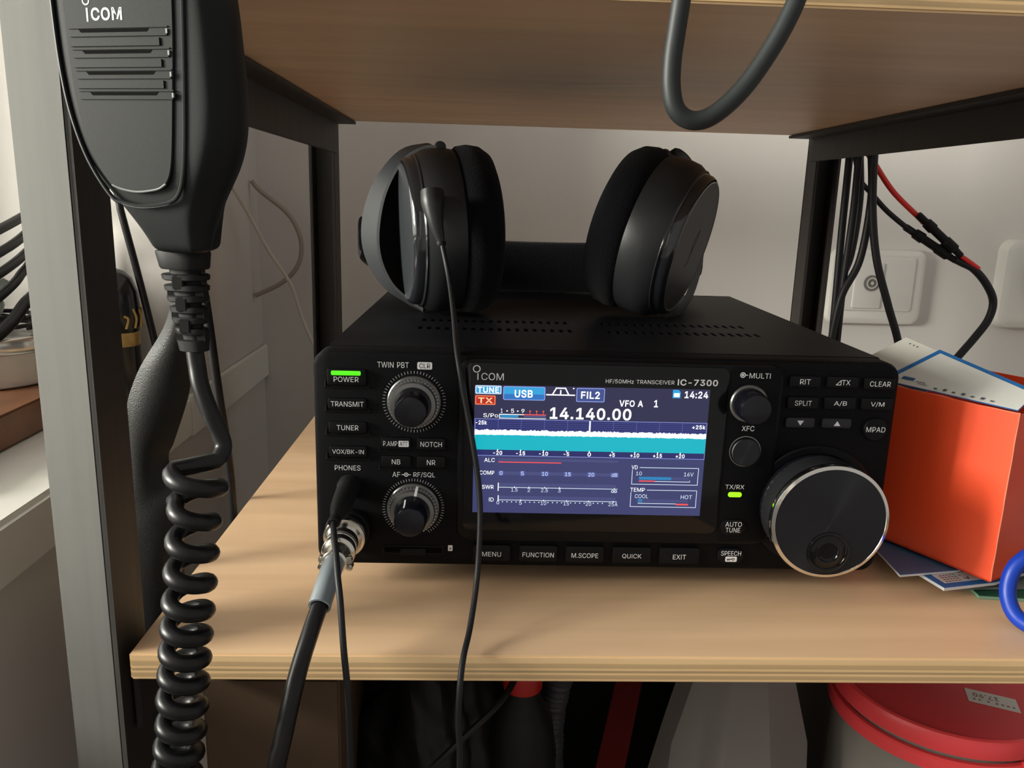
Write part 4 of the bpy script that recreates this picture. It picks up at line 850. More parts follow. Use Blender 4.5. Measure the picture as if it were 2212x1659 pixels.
# ------------------------------------------------------------------ headphones lying on the radio
hp = thing('headphones', 'black over-ear headphones lying on top of the radio', 'headphones', (.105, .15, .103))
def ear_cup(cen, nrm, face_mat, sx, R):
    n_ = Vector(nrm).normalized()
    b = MB(); S = R / 45 * K
    def lt(prof, mat, caps=False): b.lathe([(r * S, h * K) for r, h in prof], cen, n_, mat, 64, sx, caps)
    lt([(43, -6), (43.6, -3), (43.8, 4), (43.0, 9), (40.5, 13)], 'phone_housing')
    lt([(40.5, 13), (40.8, 13.6), (40.2, 14.2), (39.6, 14.4), (39.0, 17.5), (37.8, 19.2), (36.2, 19.8)], 'phone_gloss')
    lt([(36.2, 19.8), (35.6, 19.5), (34.5, 19.5), (12, 19.9), (.01, 19.9)], face_mat)
    lt([(43, -6), (20, -7), (.01, -7)], 'phone_housing')
    cup = b.build('ear_cup', hp)
    b = MB()
    def lt2(prof, mat): b.lathe([(r * S, h * K) for r, h in prof], cen, n_, mat, 64, sx, False)
    lt2([(42.0, -6.5), (44.5, -9), (45.3, -14), (44.3, -20), (41, -24.5), (36.5, -26.2), (31.5, -25), (28, -21), (27, -12), (27, -7)], 'phone_pad')
    lt2([(27, -8), (10, -8), (.01, -8)], 'phone_pad')
    part(b.build('ear_pad', cup), 'soft black velour pad')
    return cup, n_
LC, LN = Vector((.0455, .111, .1462)), (-.965, -.24, -.05)
RC_, RN = Vector((.1600, .113, .1462)), (.865, -.46, -.27)
lcup, ln = ear_cup(LC, LN, 'phone_face', .90, 43.0)
rcup, rn = ear_cup(RC_, RN, 'phone_face_dark', .97, 43.2)
# emblem on the right cup: a slim slanted zigzag in a parallelogram
def uvw(cen, n_):
    u, v, a = basis(n_); return u, v, a
u_, v_, a_ = uvw(RC_, rn)
b = MB()
def E_(x, z, h=20.05): return tuple(RC_ + a_ * (h * K) + u_ * (x * K) + v_ * (z * K))
for pl in ([(2, 10), (6.2, 10), (6.2, 9), (3.0, 9)], [(2, 10), (3, 10), (1.2, 3), (-1.2, -1), (-2, 2)], [(4.6, 9.2), (5.6, 9.2), (2.6, 2), (.9, -3.6), (0, -3), (1.6, 1.5)], [(-1.2, -1), (.9, -3.6), (0, -10), (-1, -10), (-.6, -4)], [(-5.2, -10), (-1, -10), (-1, -9), (-4.8, -9)]):
    b.loops([[E_(x, z, 19.7) for x, z in pl], [E_(x, z) for x, z in pl]], 'phone_yoke')
part(b.build('emblem', rcup, smooth=0), 'slanted S shaped maker emblem')
def yoke(cen, n_, side, mat):
    u, v, a = basis(n_); u = u if u.y > 0 else -u
    def Q(o, s, z): return tuple(cen + a * (o * K) + u * (s * K) + Vector((0, 0, z * K)))
    b = MB()
    if side < 0: pl = [(3, -2, 43), (9, 2, 43), (19, 8, 37), (28, 12, 21), (32, 13, 2), (31, 13, -14), (25, 11, -28), (16, 7, -37), (9, 3, -42)]; wm, tilt = 9.0, .30
    else: pl = [(3, -2, 43), (6, 8, 43), (9, 26, 35), (11, 38, 20), (12, 42, 2), (12, 41, -14), (11, 34, -28), (9, 20, -38), (6, 6, -42)]; wm, tilt = 3.5, .2
    P = catmull([Q(*p) for p in pl], 6)
    R = []
    for i, p in enumerate(P):
        t = i / (len(P) - 1); q = sin(pi * t); tdir = (P[min(i + 1, len(P) - 1)] - P[max(i - 1, 0)]).normalized()
        side_v = (u + a * tilt).normalized(); side_v = (side_v - tdir * side_v.dot(tdir)).normalized()
        w = (3.5 + 2 * wm * q * q) * K
        F, Mm = p, p + side_v * w
        zz = Vector(p).z - cen.z
        I = Mm if side > 0 else Vector(Q(6 + 4 * q, max(8, 47 * q), zz * 1000 * (.96)))
        prof = [F, Mm] + ([Mm.lerp(I, .5) + side_v * (.003 * q), I] if side < 0 else [])
        inw = (cen + a * .008 - p).normalized() * .0016
        R.append([tuple(c) for c in prof] + [tuple(c + inw) for c in prof[::-1]])
    b.loops(R, mat)
    b.lathe([(.0001, -.003), (.0026, -.0028), (.0030, 0), (.0026, .0028), (.0001, .003)], Q(1, 0, 42.3), u, mat, 20)
    b.build('yoke', hp)
    return Q
QL = yoke(LC, ln, -1, 'phone_yoke'); QR = yoke(RC_, rn, 1, 'phone_housing')
# padded headband curving round behind the cups
pth = catmull([QL(37, 38, -2), (-.003, .170, .137), (.012, .198, .1285), (.045, .219, .1215), (.105, .2265, .1195), (.165, .219, .1215), (.196, .198, .1285), (.200, .176, .137), QR(4, 42, 0)], 10)
R = []
for i, p in enumerate(pth):
    td = (pth[min(i + 1, len(pth) - 1)] - pth[max(i - 1, 0)]).normalized(); t = i / (len(pth) - 1)
    up_ = Vector((0, 0, 1)); up_ = (up_ - td * up_.dot(td)).normalized(); sd = td.cross(up_)
    hh = (.0095 + .0070 * min(1, 3 * min(t, 1 - t))); tk = .0022 + .0045 * min(1, 4 * max(0, min(t, 1 - t) - .12))
    R.append([tuple(p + up_ * (hh * z) + sd * (tk * x)) for x, z in rr_pts(-1, 1, -1, 1, .55, 3)])
b = MB(); b.loops(R, 'phone_pad'); b.build('headband', hp)
# cable: from the left cup over the front of the radio, down past the shelf and back up to the phones jack
b = MB(); bt = [(.0430, .0715, .1660), (.0437, .0690, .1590), (.0453, .0670, .1510), (.0477, .0665, .1430)]
b.tube(bt, lambda t: .0055 - .0036 * max(0, t - .25) / .75, 'phone_housing', 16, 6); b.lathe([(.0021, 0), (.0024, .001), (.0021, .002)], (.0477, .0665, .1432), (0.1, -.05, -1), 'rubber', 14)
b.build('cable_boot', lcup)
b = MB()
cp = [(.0477, .0667, .1440), (.0520, .057, .1268), (.0553, .030, .1137), (.0572, .006, .1062), (.0590, -.0065, .0986), (.0617, -.0095, .0845), (.0651, -.014, .0686), (.0677, -.018, .0527), (.0685, -.022, .0388), (.0677, -.030, .0190), (.0655, -.045, .0068), (.0634, -.0575, .0020), (.0624, -.0640, -.0058), (.0621, -.066, -.0186), (.0628, -.066, -.0374), (.062, -.068, -.10), (.050, -.072, -.150), (.038, -.072, -.155), (.027, -.070, -.13), (.0244, -.069, -.08), (.0241, -.068, -.0359), (.0239, -.068, -.0173), (.0232, -.067, -.0034), (.0215, -.063, .0085), (.0196, -.057, .0231), (.0180, -.052, .0294), (.0162, -.045, .0351), (.0144, -.038, .0392), (.0128, -.031, .0402), (.0122, -.0265, .0400)]
b.tube(cp, .00118, 'cable_soft', 10, 8); b.build('cable', hp)
b = MB(); J0 = Vector((.0144, -.0002, .0463)); J1 = Vector((.0121, -.0268, .0398))
jd = (J1 - J0); 
b.lathe([(.0001, 0), (.0048, .0002), (.0050, .003), (.0046, .0045), (.0043, .012), (.0040, .017), (.0030, .0215), (.0021, .0240), (.0024, .0245), (.0024, .0270), (.0019, .0275), (.0001, .0276)], J0, jd, 'rubber', 28); b.build('jack_plug', hp)

# ------------------------------------------------------------------ orange carton, leaflets and cards at the right
cart = thing('carton', 'open bright orange carton full of leaflets beside the radio', 'box', (.287, -.0093, .008))
A = Vector((.287, -.0093, .0095)); U = Vector((.878, .478, 0)).normalized(); V = Vector((-.478, .878, 0)).normalized(); HB = .0745; LU, LV = .081, .086
def wallbox(mb, p, d1, l1, thick_dir, th_, z0, z1, mat):
    q = [p, p + d1 * l1, p + d1 * l1 + thick_dir * th_, p + thick_dir * th_]
    mb.loops([[tuple(c + Vector((0, 0, z0))) for c in q], [tuple(c + Vector((0, 0, z1))) for c in q]], mat)
b = MB(); Zv = Vector((0, 0, 1))
wallbox(b, A, V, LV, U, .0008, 0, HB, 'box_orange'); wallbox(b, A + U * .0009, U, LU, V, .0008, 0, HB - .0005, 'box_orange')
wallbox(b, A + V * LV, U, LU, -V, .0008, 0, HB + .004, 'box_orange'); wallbox(b, A + U * LU, V, LV, -U, .0008, 0, HB, 'box_orange')
q = [A, A + U * LU, A + U * LU + V * LV, A + V * LV]; b.loops([[tuple(c) for c in q], [tuple(c + Zv * .0008) for c in q]], 'box_orange')
b.build('carton_body', cart, smooth=0)
b = MB()
b.tube([tuple(A + Zv * (.0005 + HB * i / 12) + U * (.0002 + random.uniform(-.0002, .0002)) - V * .0001) for i in range(13)], .00030, 'box_worn', 6, 2)
b.tube([tuple(A + Zv * HB + V * (LV * .9 * i / 14) + U * .0003 + Zv * random.uniform(-.0003, .0003)) for i in range(15)], .00032, 'box_worn', 6, 2)
part(b.build('pale_edge', cart), 'pale scuffed carton edges')
# leaflet with the blue border
k5 = .5; nA = A + Zv * (HB + .0005); SL = (U + Vector((0, 0, k5))).normalized(); NL = V.cross(SL).normalized(); NL = -NL if NL.z < 0 else NL
leaf = thing('leaflet', 'white leaflet with blue border sticking up out of the orange carton', 'leaflet', (.291, .060, .098))
C0 = Vector((.2905, .0598, .0978)); e1 = (Vector((.2722, .0581, .0889)) - C0).normalized(); e2 = (Vector((.3026, .0140, .0929)) - C0); e2 = (e2 - e1 * e2.dot(e1)).normalized(); ne = e1.cross(e2).normalized()
if ne.z < 0: ne = -ne
def LP(s, t, h=0.0): return tuple(C0 + e1 * s + e2 * t + ne * h)
def clip(poly, nrm, d):                # keep the side where p.nrm >= d
    out = []
    for p, q in zip(poly, poly[1:] + poly[:1]):
        a_1, a_2 = p.dot(nrm) - d, q.dot(nrm) - d
        if a_1 >= 0: out.append(p)
        if a_1 * a_2 < 0: out.append(p + (q - p) * (a_1 / (a_1 - a_2)))
    return out
def sheet(mb, O, a1, a2, n_, s0, s1, t0, t1, h0, h1, mat):
    q = [O + a1 * x + a2 * y for x, y in ((s0, t0), (s1, t0), (s1, t1), (s0, t1))]
    q = clip(clip(q, U, A.dot(U) + .0014), V, A.dot(V) + .0014)
    mb.loops([[tuple(p + n_ * h0) for p in q], [tuple(p + n_ * h1) for p in q]], mat)
b = MB(); C0 = Vector((.2867, .0529, .0992)); e1 = (Vector((.2683, .0499, .0904)) - C0).normalized(); e2 = Vector((.2997, .0093, .0945)) - C0; e2 = (e2 - e1 * e2.dot(e1)).normalized(); ne = e1.cross(e2).normalized(); ne = ne if ne.z > 0 else -ne
sheet(b, C0, e1, e2, ne, 0, .06, 0, .07, -.0006, 0, 'card_blue'); sheet(b, C0, e1, e2, ne, .0022, .06, .0030, .07, 0, .0001, 'card_white')
def LQ(u_1, v_1, u_2, v_2, mat):       # small printed marks along the carton edge
    P = []
    for uu, vv in ((u_1, v_1), (u_2, v_1), (u_2, v_2), (u_1, v_2)): P.append(tuple(A + U * uu + V * vv + Zv * (HB + .0005 + uu * .5 + .0006)))
    b.add(P, [(0, 1, 2, 3)], mat)
for i in range(7): LQ(.0020, .012 + i * .0042, .0028 + (i % 2) * .0006, .0135 + i * .0042, 'ink')
LQ(.0042, .0500, .0060, .0560, 'ink_blue'); LQ(.0040, .0440, .0044, .0485, 'ink'); LQ(.0030, .0425, .0033, .0470, 'ink')
b.build('cover', leaf, smooth=0)
card = thing('paper_card', 'plain cream card with tiny marks standing behind the blue-bordered leaflet', 'card', (.283, .09, .10))
b = MB()
D0 = Vector((.2842, .0800, .1004)); f1 = (Vector((.2701, .0776, .0936)) - D0).normalized(); f2 = Vector((.2870, .0615, .0971)) - D0; f2 = (f2 - f1 * f2.dot(f1)).normalized(); nf = f1.cross(f2).normalized(); nf = nf if nf.z > 0 else -nf
def DP(s, t, h=0.0): return tuple(D0 + f1 * s + f2 * t + nf * h)
sheet(b, D0, f1, f2, nf, 0, .05, 0, .045, -.0004, 0, 'card_cream')
for i, t in enumerate((.010, .0145, .0185)): b.add([DP(.0025, t * .6, .0001), DP(.0034, t * .6, .0001), DP(.0034, t * .6 + .0010, .0001), DP(.0025, t * .6 + .0010, .0001)], [(0, 1, 2, 3)], 'ink')
b.build('sheet', card, smooth=0)

def flat_item(name, label, cat, poly, z0, z1, mat, edge, extra=None):
    o = thing(name, label, cat, (poly[0][0], poly[0][1], z0))
    b_ = MB(); b_.prism(poly, z0, z1 - .0003, edge); b_.prism(poly, z1 - .0003, z1, mat); b_.build('cover', o, smooth=0)
    if extra: b2 = MB(); extra(b2); b2.build('label_panel', o, smooth=0)
    return o
flat_item('circuit_board', 'bare green circuit board lying flat on the shelf below the leaflets', 'circuit board', [(.2855, -.0062), (.36, -.0150), (.37, .055), (.292, .050)], .0002, .0018, 'pcb_green', 'pcb_edge')
flat_item('folder', 'dark grey folder lying between the green board and the blue booklet', 'folder', [(.2800, -.0018), (.35, .001), (.35, .070), (.285, .065)], .0020, .0032, 'grey_board', 'grey_board')
def lab(b2):
    b2.prism([(.2690, .0060), (.2710, -.0040), (.2960, .0015), (.2960, .0080)], .0062, .00632, 'card_white')
    for i in range(5):
        for j in range(4): b2.prism([(0.2720 + i * .0017, 0.0030 - j * .0018 + i * .0004), (0.2732 + i * .0017, 0.0032 - j * .0018 + i * .0004), (0.2732 + i * .0017, 0.0026 - j * .0018 + i * .0004), (0.2720 + i * .0017, 0.0024 - j * .0018 + i * .0004)], .00632, .0064, 'ink')
    b2.prism([(0.2820, 0.0008), (0.2840, 0.0002), (0.2842, 0.0008), (0.2822, 0.0014)], .00632, .0064, 'ink'); b2.prism([(0.2838, 0.0002), (0.2845, 0.0002), (0.2847, 0.0024), (0.2841, 0.0024)], .00632, .0064, 'ink'); b2.prism([(0.2813, 0.0034), (0.2821, 0.0032), (0.2823, 0.0038), (0.2815, 0.0040)], .00632, .0064, 'ink')
flat_item('booklet', 'white-labelled blue booklet lying flat under the orange carton', 'booklet', [(.2600, .0270), (.2684, -.0080), (.2945, -.0022), (.36, .030), (.34, .09), (.275, .080)], .0046, .0062, 'card_blue', 'paper_edge', lab)
flat_item('brochure', 'plain dusty blue brochure poking out left of the orange carton bottom', 'brochure', [(.2565, .0400), (.2532, .0006), (.2819, .0059), (.35, .040), (.33, .10), (.262, .085)], .0066, .0078, 'cover_blue', 'paper_edge')

b = MB(); b.tube([(.40, .035, .055), (.345, .000, .050), (.3075, -.0185, .0355), (.2940, -.0200, .0270), (.2880, -.0205, .0205), (.2858, -.0230, .0110), (.2862, -.0300, .0046), (.2905, -.0400, .0036), (.300, -.0480, .0036), (.33, -.052, .0036)], .0032, 'cable_blue', 16, 10)
tag(b.build('network_cable', loc=(.29, -.03, .0005)), 'bright blue cable curling in front of the orange carton', 'cable')

# ------------------------------------------------------------------ cables by the rear right post
BK = 'black cables hanging behind the rear right post'
for pts, r, lb in (
    ([(.325, .35, .2376), (.347, .35, .2395), (.361, .35, .24), (.363, .35, .2075), (.3640, .35, .1449), (.3655, .35, .0913), (.367, .35, .03), (.367, .35, .004)], .0030, 'straight black cable hugging the rear right post, leftmost of the bundle'),
    ([(.325, .34, .2376), (.347, .34, .2395), (.366, .34, .24), (.366, .34, .2105), (.3672, .34, .1638), (.3660, .34, .1078), (.3667, .34, .0536), (.368, .34, .004)], .0028, 'straight black cable second from the rear right post'),
    ([(.325, .352, .2376), (.347, .352, .2395), (.371, .352, .24), (.3722, .352, .2111), (.3770, .352, .1715), (.3752, .352, .1267), (.3690, .352, .0997), (.3700, .352, .0527), (.371, .352, .004)], .0028, 'black cable bowing right between bundle and aerial socket before rejoining it'),
    ([(.325, .335, .2376), (.347, .335, .2395), (.371, .335, .24), (.3735, .335, .2106), (.3782, .335, .1716), (.3752, .335, .1236), (.3636, .335, .0932), (.3593, .335, .0544), (.358, .335, .004)], .0030, 'black cable crossing leftward in front of the bundle low down'),
    ([(.325, .327, .2376), (.347, .327, .2395), (.372, .327, .24), (.3722, .327, .2103), (.3765, .327, .1644), (.3851, .327, .1243), (.3997, .327, .0870), (.4134, .327, .0525), (.422, .327, .004)], .0031, 'black cable slanting right across the aerial socket')):
    b = MB(); b.tube(pts, r, 'cable_soft', 12, 8); tag(b.build('cable', loc=pts[-1]), lb, 'cable', None)
dc = thing('power_lead', 'red and black power lead with two black crimp connectors curling before the wall', 'power lead', (.485, .36, .03))
b = MB(); b.tube([(.325, .362, .2370), (.350, .361, .2390), (.368, .36, .230), (.3795, .36, .2126), (.3896, .36, .2000), (.4082, .36, .1782), (.4328, .36, .1581), (.4375, .36, .154)], .0023, 'wire_red', 12, 8); part(b.build('wire', dc), 'red wire')
b = MB(); b.tube([(.325, .367, .2370), (.350, .366, .2390), (.368, .363, .228), (.3735, .362, .205), (.3800, .362, .187), (.3886, .36, .1776), (.4044, .36, .1630), (.4241, .36, .1490), (.428, .36, .1465)], .0022, 'cable_soft', 12, 8); part(b.build('wire', dc), 'black wire')
for p0, p1, yy in ((Vector((.4300, .357, .1605)), Vector((.4720, .357, .1275)), 0), (Vector((.4225, .361, .1502)), Vector((.4700, .361, .1232)), 0)):
    b = MB(); d = p1 - p0; Ld = d.length
    b.lathe([(.0026, 0), (.0030, .001), (.0030, Ld * .18), (.0043, Ld * .2), (.0046, Ld * .34), (.0036, Ld * .36), (.0036, Ld * .62), (.0045, Ld * .64), (.0045, Ld * .84), (.0030, Ld * .86), (.0026, Ld)], p0, d, 'rubber', 12); b.build('connector', dc, smooth=25)
b = MB(); b.tube([(.469, .361, .1245), (.4760, .361, .1215), (.4865, .360, .1165), (.4992, .36, .1045), (.5079, .36, .0897), (.5064, .36, .0736), (.4967, .36, .0571), (.4849, .36, .0404), (.470, .36, .018), (.462, .36, .004)], .0033, 'cable_soft', 12, 8)
b.tube([(.470, .3575, .1285), (.4790, .3575, .1235), (.4900, .3585, .1170)], .0018, 'wire_red', 10, 8); b.build('sheathed_cable', dc)

# ------------------------------------------------------------------ wall plates
sk = thing('aerial_socket', 'white wall plate with a round coaxial jack behind the black cables', 'wall socket', (.50, WY, .08))
b = MB(); b.slab(.4420, .5470, .0405, .1225, .012, WY - .0105, WY, 'socket_plastic', bev=.006, n=6); b.slab(.4520, .5335, .0560, .1140, .004, WY - .0120, WY - .004, 'socket_plastic', bev=.0012)
b.build('plate', sk)
b = MB(); b.slab(.4670, .4980, .0590, .1080, .002, WY - .0138, WY - .006, 'socket_plastic', bev=.0008); b.build('cover', sk)
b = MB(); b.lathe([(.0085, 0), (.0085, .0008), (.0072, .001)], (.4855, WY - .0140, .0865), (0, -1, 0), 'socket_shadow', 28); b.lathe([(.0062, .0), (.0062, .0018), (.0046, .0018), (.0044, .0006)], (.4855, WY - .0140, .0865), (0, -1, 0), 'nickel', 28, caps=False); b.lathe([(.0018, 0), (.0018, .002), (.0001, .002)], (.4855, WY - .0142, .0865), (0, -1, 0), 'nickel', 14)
part(b.build('coaxial_jack', sk), 'round metal jack')
s2 = thing('power_outlet', 'white wall plate cut by the right picture edge with a dark plug', 'wall socket', (.68, WY, .09))
b = MB(); b.slab(.6280, .7330, .0400, .1370, .014, WY - .016, WY, 'socket_plastic', bev=.008, n=6); b.build('plate', s2)
b = MB(); b.lathe([(.026, 0), (.026, .03), (.022, .038), (.0001, .038)], (.6840, WY - .0155, .100), (0, -1, 0), 'rubber', 32); part(b.build('plug', s2), 'dark round plug')

# ------------------------------------------------------------------ loose cables
b = MB(); b.tube([(.1170, -.020, .2373), (.1195, -.060, .2378), (.1212, -.077, .2310), (.1210, -.080, .2208), (.1202, -.080, .2113), (.1195, -.080, .2028), (.1198, -.080, .1954), (.1215, -.080, .1898), (.1251, -.080, .1871), (.1297, -.080, .1872), (.1348, -.080, .1903), (.1409, -.080, .1967), (.1466, -.080, .2055), (.1510, -.080, .2142), (.1540, -.079, .2220), (.1565, -.074, .2320), (.158, -.058, .2378), (.160, -.02, .2373)], lambda t: .0027, 'cable_grey', 14, 8)
tag(b.build('looped_cable', loc=(.125, -.06, .235)), 'dark cable looping down over the upper shelf edge above the radio', 'cable')
b = MB(); b.tube([(-.1650, .52, .1740), (-.1560, .52, .1640), (-.1310, .52, .1440), (-.1195, .52, .1240), (-.1175, .52, .1050), (-.1240, .52, .0870), (-.1400, .52, .0720), (-.1660, .52, .0590)], .0024, 'wire_tan', 10, 8); tag(b.build('wire', loc=(-.16, .52, .06)), 'tan wire looping out from the window wall behind the rack', 'wire')
b = MB(); b.tube([(-.1640, .40, .1980), (-.1600, .43, .1720), (-.1520, .46, .1420), (-.1390, .48, .1060), (-.1235, .495, .0740), (-.1150, .50, .0420), (-.1010, .50, .0060), (-.080, .50, -.04), (-.07, .50, -.12), (-.065, .50, FZ + .01)], .0017, 'wire_white', 10, 8); tag(b.build('wire', loc=(-.1, .5, FZ)), 'thin off-white wire running down behind the radio', 'wire')
b = MB(); b.tube([(-.0680, .070, .160), (-.0675, .073, .130), (-.0660, .0768, .1020), (-.0655, .0845, .0628), (-.0655, .0935, .0302), (-.0660, .0995, -.0076), (-.067, .10, -.10), (-.067, .10, FZ + .004)], .0022, 'cable_soft', 12, 8); tag(b.build('cable', loc=(-.067, .10, FZ)), 'black cable dropping past the shelf side behind the coiled cord', 'cable')
# wide black strap hanging between rack and window wall
SLp = catmull([(-.0565, .012, .1995), (-.0560, .012, .150), (-.0575, .013, .128), (-.0630, .017, .1095), (-.0771, .020, .0883), (-.0839, .020, .0699), (-.0861, .020, .0470), (-.0868, .018, .0250), (-.0874, .016, .0035), (-.0890, .014, -.0424), (-.090, .012, -.11)], 8)
SRp = catmull([(-.0535, .012, .1995), (-.0525, .012, .150), (-.0520, .012, .128), (-.0510, .012, .1107), (-.0558, .020, .0827), (-.0646, .022, .0579), (-.0687, .024, .0494), (-.0672, .024, .0409), (-.0600, .022, .0342), (-.0628, .019, .0127), (-.0640, .014, -.11)], 8)
R = []
for p, q in zip(SLp, SRp):
    d = (q - p); nn = Vector((d.y, -d.x, 0)).normalized() * .0007
    row = [p + d * (i / 6) + Vector((0, -.004 * sin(pi * i / 6), 0)) for i in range(7)]
    R.append([tuple(c + nn) for c in row] + [tuple(c - nn) for c in row[::-1]])
b = MB(); b.loops(R, 'strap_black'); tag(b.build('strap', loc=(-.085, .014, -.11)), 'wide black strap hanging twisted behind the steel post', 'strap')

# ------------------------------------------------------------------ things on the window sill
b = MB(); b.box(-.345, -.2245, .075, .312, SZ + .0005, SZ + .0225, 'board_wood', bev=.0015)
tag(b.build('wooden_board', loc=(-.28, .18, SZ)), 'thick brown wooden board lying on the white window sill', 'board')
tn = thing('round_tin', 'pale round tin standing on the brown board by the window', 'tin', (-.305, .262, SZ + .023))
b = MB(); tc_ = (-.288, .2655, SZ + .0232); b.lathe([(.0445, 0), (.0455, .001), (.0455, .023), (.0445, .024)], tc_, (0, 0, 1), 'tin_white', 48); b.build('tin_body', tn)
b = MB(); b.lathe([(.0462, .0235), (.0466, .025), (.0466, .033), (.0455, .0345), (.043, .0345), (.0425, .0335), (.0001, .0335)], tc_, (0, 0, 1), 'tin_rim', 48); b.build('tin_lid', tn)
b = MB()
pt = []
for i in range(90):
    a = i * .21; r_ = .030 + .004 * sin(i * .5); pt.append((-.288 + r_ * cos(a), .2655 + r_ * sin(a), SZ + .0232 + .037 + i * .00011))
b.tube(pt, .0016, 'cable_soft', 8, smooth=False); tag(b.build('wire_coil', loc=(-.297, .24, SZ + .065)), 'dark coil of thin wire resting on the round tin', 'wire')
b = MB(); bm = bmesh.new(); bmesh.ops.create_icosphere(bm, subdivisions=4, radius=1)
for v in bm.verts:
    p = v.co.normalized(); w = 1 + .10 * sin(7 * p.x + 4 * p.z) + .08 * sin(11 * p.y + 5 * p.x) + .05 * sin(19 * p.z + 8 * p.y) + random.uniform(-.02, .02)
    v.co = Vector((-.300 + p.x * .026 * w, .258 + p.y * .040 * w, SZ + .086 + p.z * .021 * w))
s0 = MB(); s0.bm(bm, 'bag_green'); tag(s0.build('plastic_bag', loc=(-.30, .245, SZ + .07)), 'crumpled greenish plastic bag on the tin beside the window', 'bag')
CB = [([(-.26, .10, .10), (-.25, .2312, .1347), (-.25, .2856, .1507), (-.25, .35, .168), (-.25, .40 - .09, .20)], 'uppermost of the black cables slanting up beside the window'),
      ([(-.26, .10, .085), (-.25, .2283, .1199), (-.25, .2720, .1345), (-.245, .288, .1390), (-.226, .305, .110), (-.219, .307, .06), (-.218, .307, SZ + .004)], 'second from top of the black cables slanting up beside the window'),
      ([(-.26, .10, .068), (-.25, .2257, .1064), (-.25, .2670, .1205), (-.246, .281, .1250), (-.226, .297, .095), (-.219, .299, .05), (-.218, .298, SZ + .004)], 'third from top of the black cables slanting up beside the window'),
      ([(-.26, .10, .045), (-.25, .2228, .0915), (-.25, .2541, .1055), (-.247, .272, .1130), (-.228, .288, .090), (-.219, .290, .05), (-.218, .289, SZ + .004)], 'fourth from top of the black cables slanting up beside the window'),
      ([(-.26, .13, .040), (-.25, .2182, .0676), (-.25, .2547, .0845), (-.243, .270, .0900), (-.224, .278, .070), (-.219, .279, .04), (-.217, .279, SZ + .0045)], 'thickest and lowest of the black cables slanting up beside the window')]
for i, (pts, lb) in enumerate(CB):
    b = MB(); b.tube((pts if i else pts[:3] + [(-.25, .300, .158), (-.25, .3135, .170)]), .0042 if i == 4 else .0031, 'cable_black', 12, 8); tag(b.build('cable', loc=pts[0]), lb, 'cable')
b = MB(); b.tube([(-.236, .130, SZ + .0245), (-.226, .150, SZ + .033), (-.228, .165, SZ + .048), (-.238, .172, SZ + .052), (-.248, .160, SZ + .045), (-.252, .140, SZ + .033)], .0019, 'wire_white', 10, 8); tag(b.build('wire', loc=(-.236, .14, SZ + .03)), 'pale grey wire loop on the end of the brown board', 'wire')
vs_ = thing('vase', 'small black vase with gold band at the far end of the sill', 'vase', (-.201, .284, SZ))
b = MB(); vc = (-.201, .284, SZ + .0002); q_ = .70
b.lathe([(.012 * q_, 0), (.0185 * q_, .001), (.0195 * q_, .012), (.0190 * q_, .046)], vc, (0, 0, 1), 'vase_black', 32); b.lathe([(.0185 * q_, .046), (.0195 * q_, .047), (.0195 * q_, .056), (.0185 * q_, .0565)], vc, (0, 0, 1), 'gold', 32, caps=False); b.lathe([(.0188 * q_, .0565), (.0205 * q_, .062), (.0215 * q_, .074), (.0200 * q_, .086), (.0150 * q_, .096), (.0080 * q_, .101), (.0001, .103)], vc, (0, 0, 1), 'vase_black', 32)
b.build('vase_body', vs_)
b = MB()
for i in range(16):
    a = i * .45; r_ = .0218 * q_; b.tube([(vc[0] + r_ * cos(a), vc[1] + r_ * sin(a), SZ + .060), (vc[0] + r_ * cos(a + .12), vc[1] + r_ * sin(a + .12), SZ + .067), (vc[0] + r_ * cos(a - .05), vc[1] + r_ * sin(a - .05), SZ + .072 + .003 * sin(i * 2))], .0009, 'gold', 6, 4)
part(b.build('gold_ornament', vs_), 'gold scroll ornament')
b = MB(); b.tube([(-.215, .3145, .215), (-.2050, .300, .200), (-.198, .286, .178), (-.1947, .285, .1523), (-.1932, .285, .1425), (-.1849, .285, .0994), (-.1765, .285, .0512), (-.1743, .285, .0336), (-.1728, .285, SZ + .0033)], .0026, 'cable_black', 12, 8); tag(b.build('cable', loc=(-.173, .285, SZ)), 'black cable leaning down to the sill between post and microphone', 'cable')

# ------------------------------------------------------------------ things in the dark lower compartment
LZ = -(HS + TH)
jar = thing('storage_jar', 'clear storage jar with bright red lid under the shelf', 'jar', (.312, .050, LZ))
jc = (.312, .050, 0); LT = -.074
b = MB(); b.lathe([(.0470, LZ + .0005), (.0500, LZ + .004), (.0510, LZ + .02), (.0510, LT - .030), (.0505, LT - .021), (.0490, LT - .008)], jc, (0, 0, 1), 'jar_clear', 64, caps=False); b.lathe([(.0490, LT - .008), (.0475, LT - .009), (.0488, LT - .021), (.0494, LT - .030), (.0494, LZ + .006), (.0001, LZ + .006)], jc, (0, 0, 1), 'jar_clear', 64, caps=False); b.build('jar_body', jar)
b = MB(); b.lathe([(.0492, LT - .0098), (.0532, LT - .0094), (.0537, LT - .0070), (.0535, LT - .0022), (.0524, LT - .0004), (.0508, LT), (.0496, LT - .0008)], jc, (0, 0, 1), 'lid_red', 80, caps=False); b.lathe([(.0496, LT - .0008), (.0490, LT - .0018), (.030, LT - .0021), (.0001, LT - .0021)], jc, (0, 0, 1), 'lid_red_top', 80, caps=False)
lid = b.build('lid', jar)
b = MB(); b.lathe([(.0508, LT - .0205), (.0538, LT - .0200), (.0542, LT - .0175), (.0541, LT - .0135), (.0530, LT - .0125), (.0505, LT - .0127), (.0508, LT - .0205)], jc, (0, 0, 1), 'lid_red', 80, caps=False)
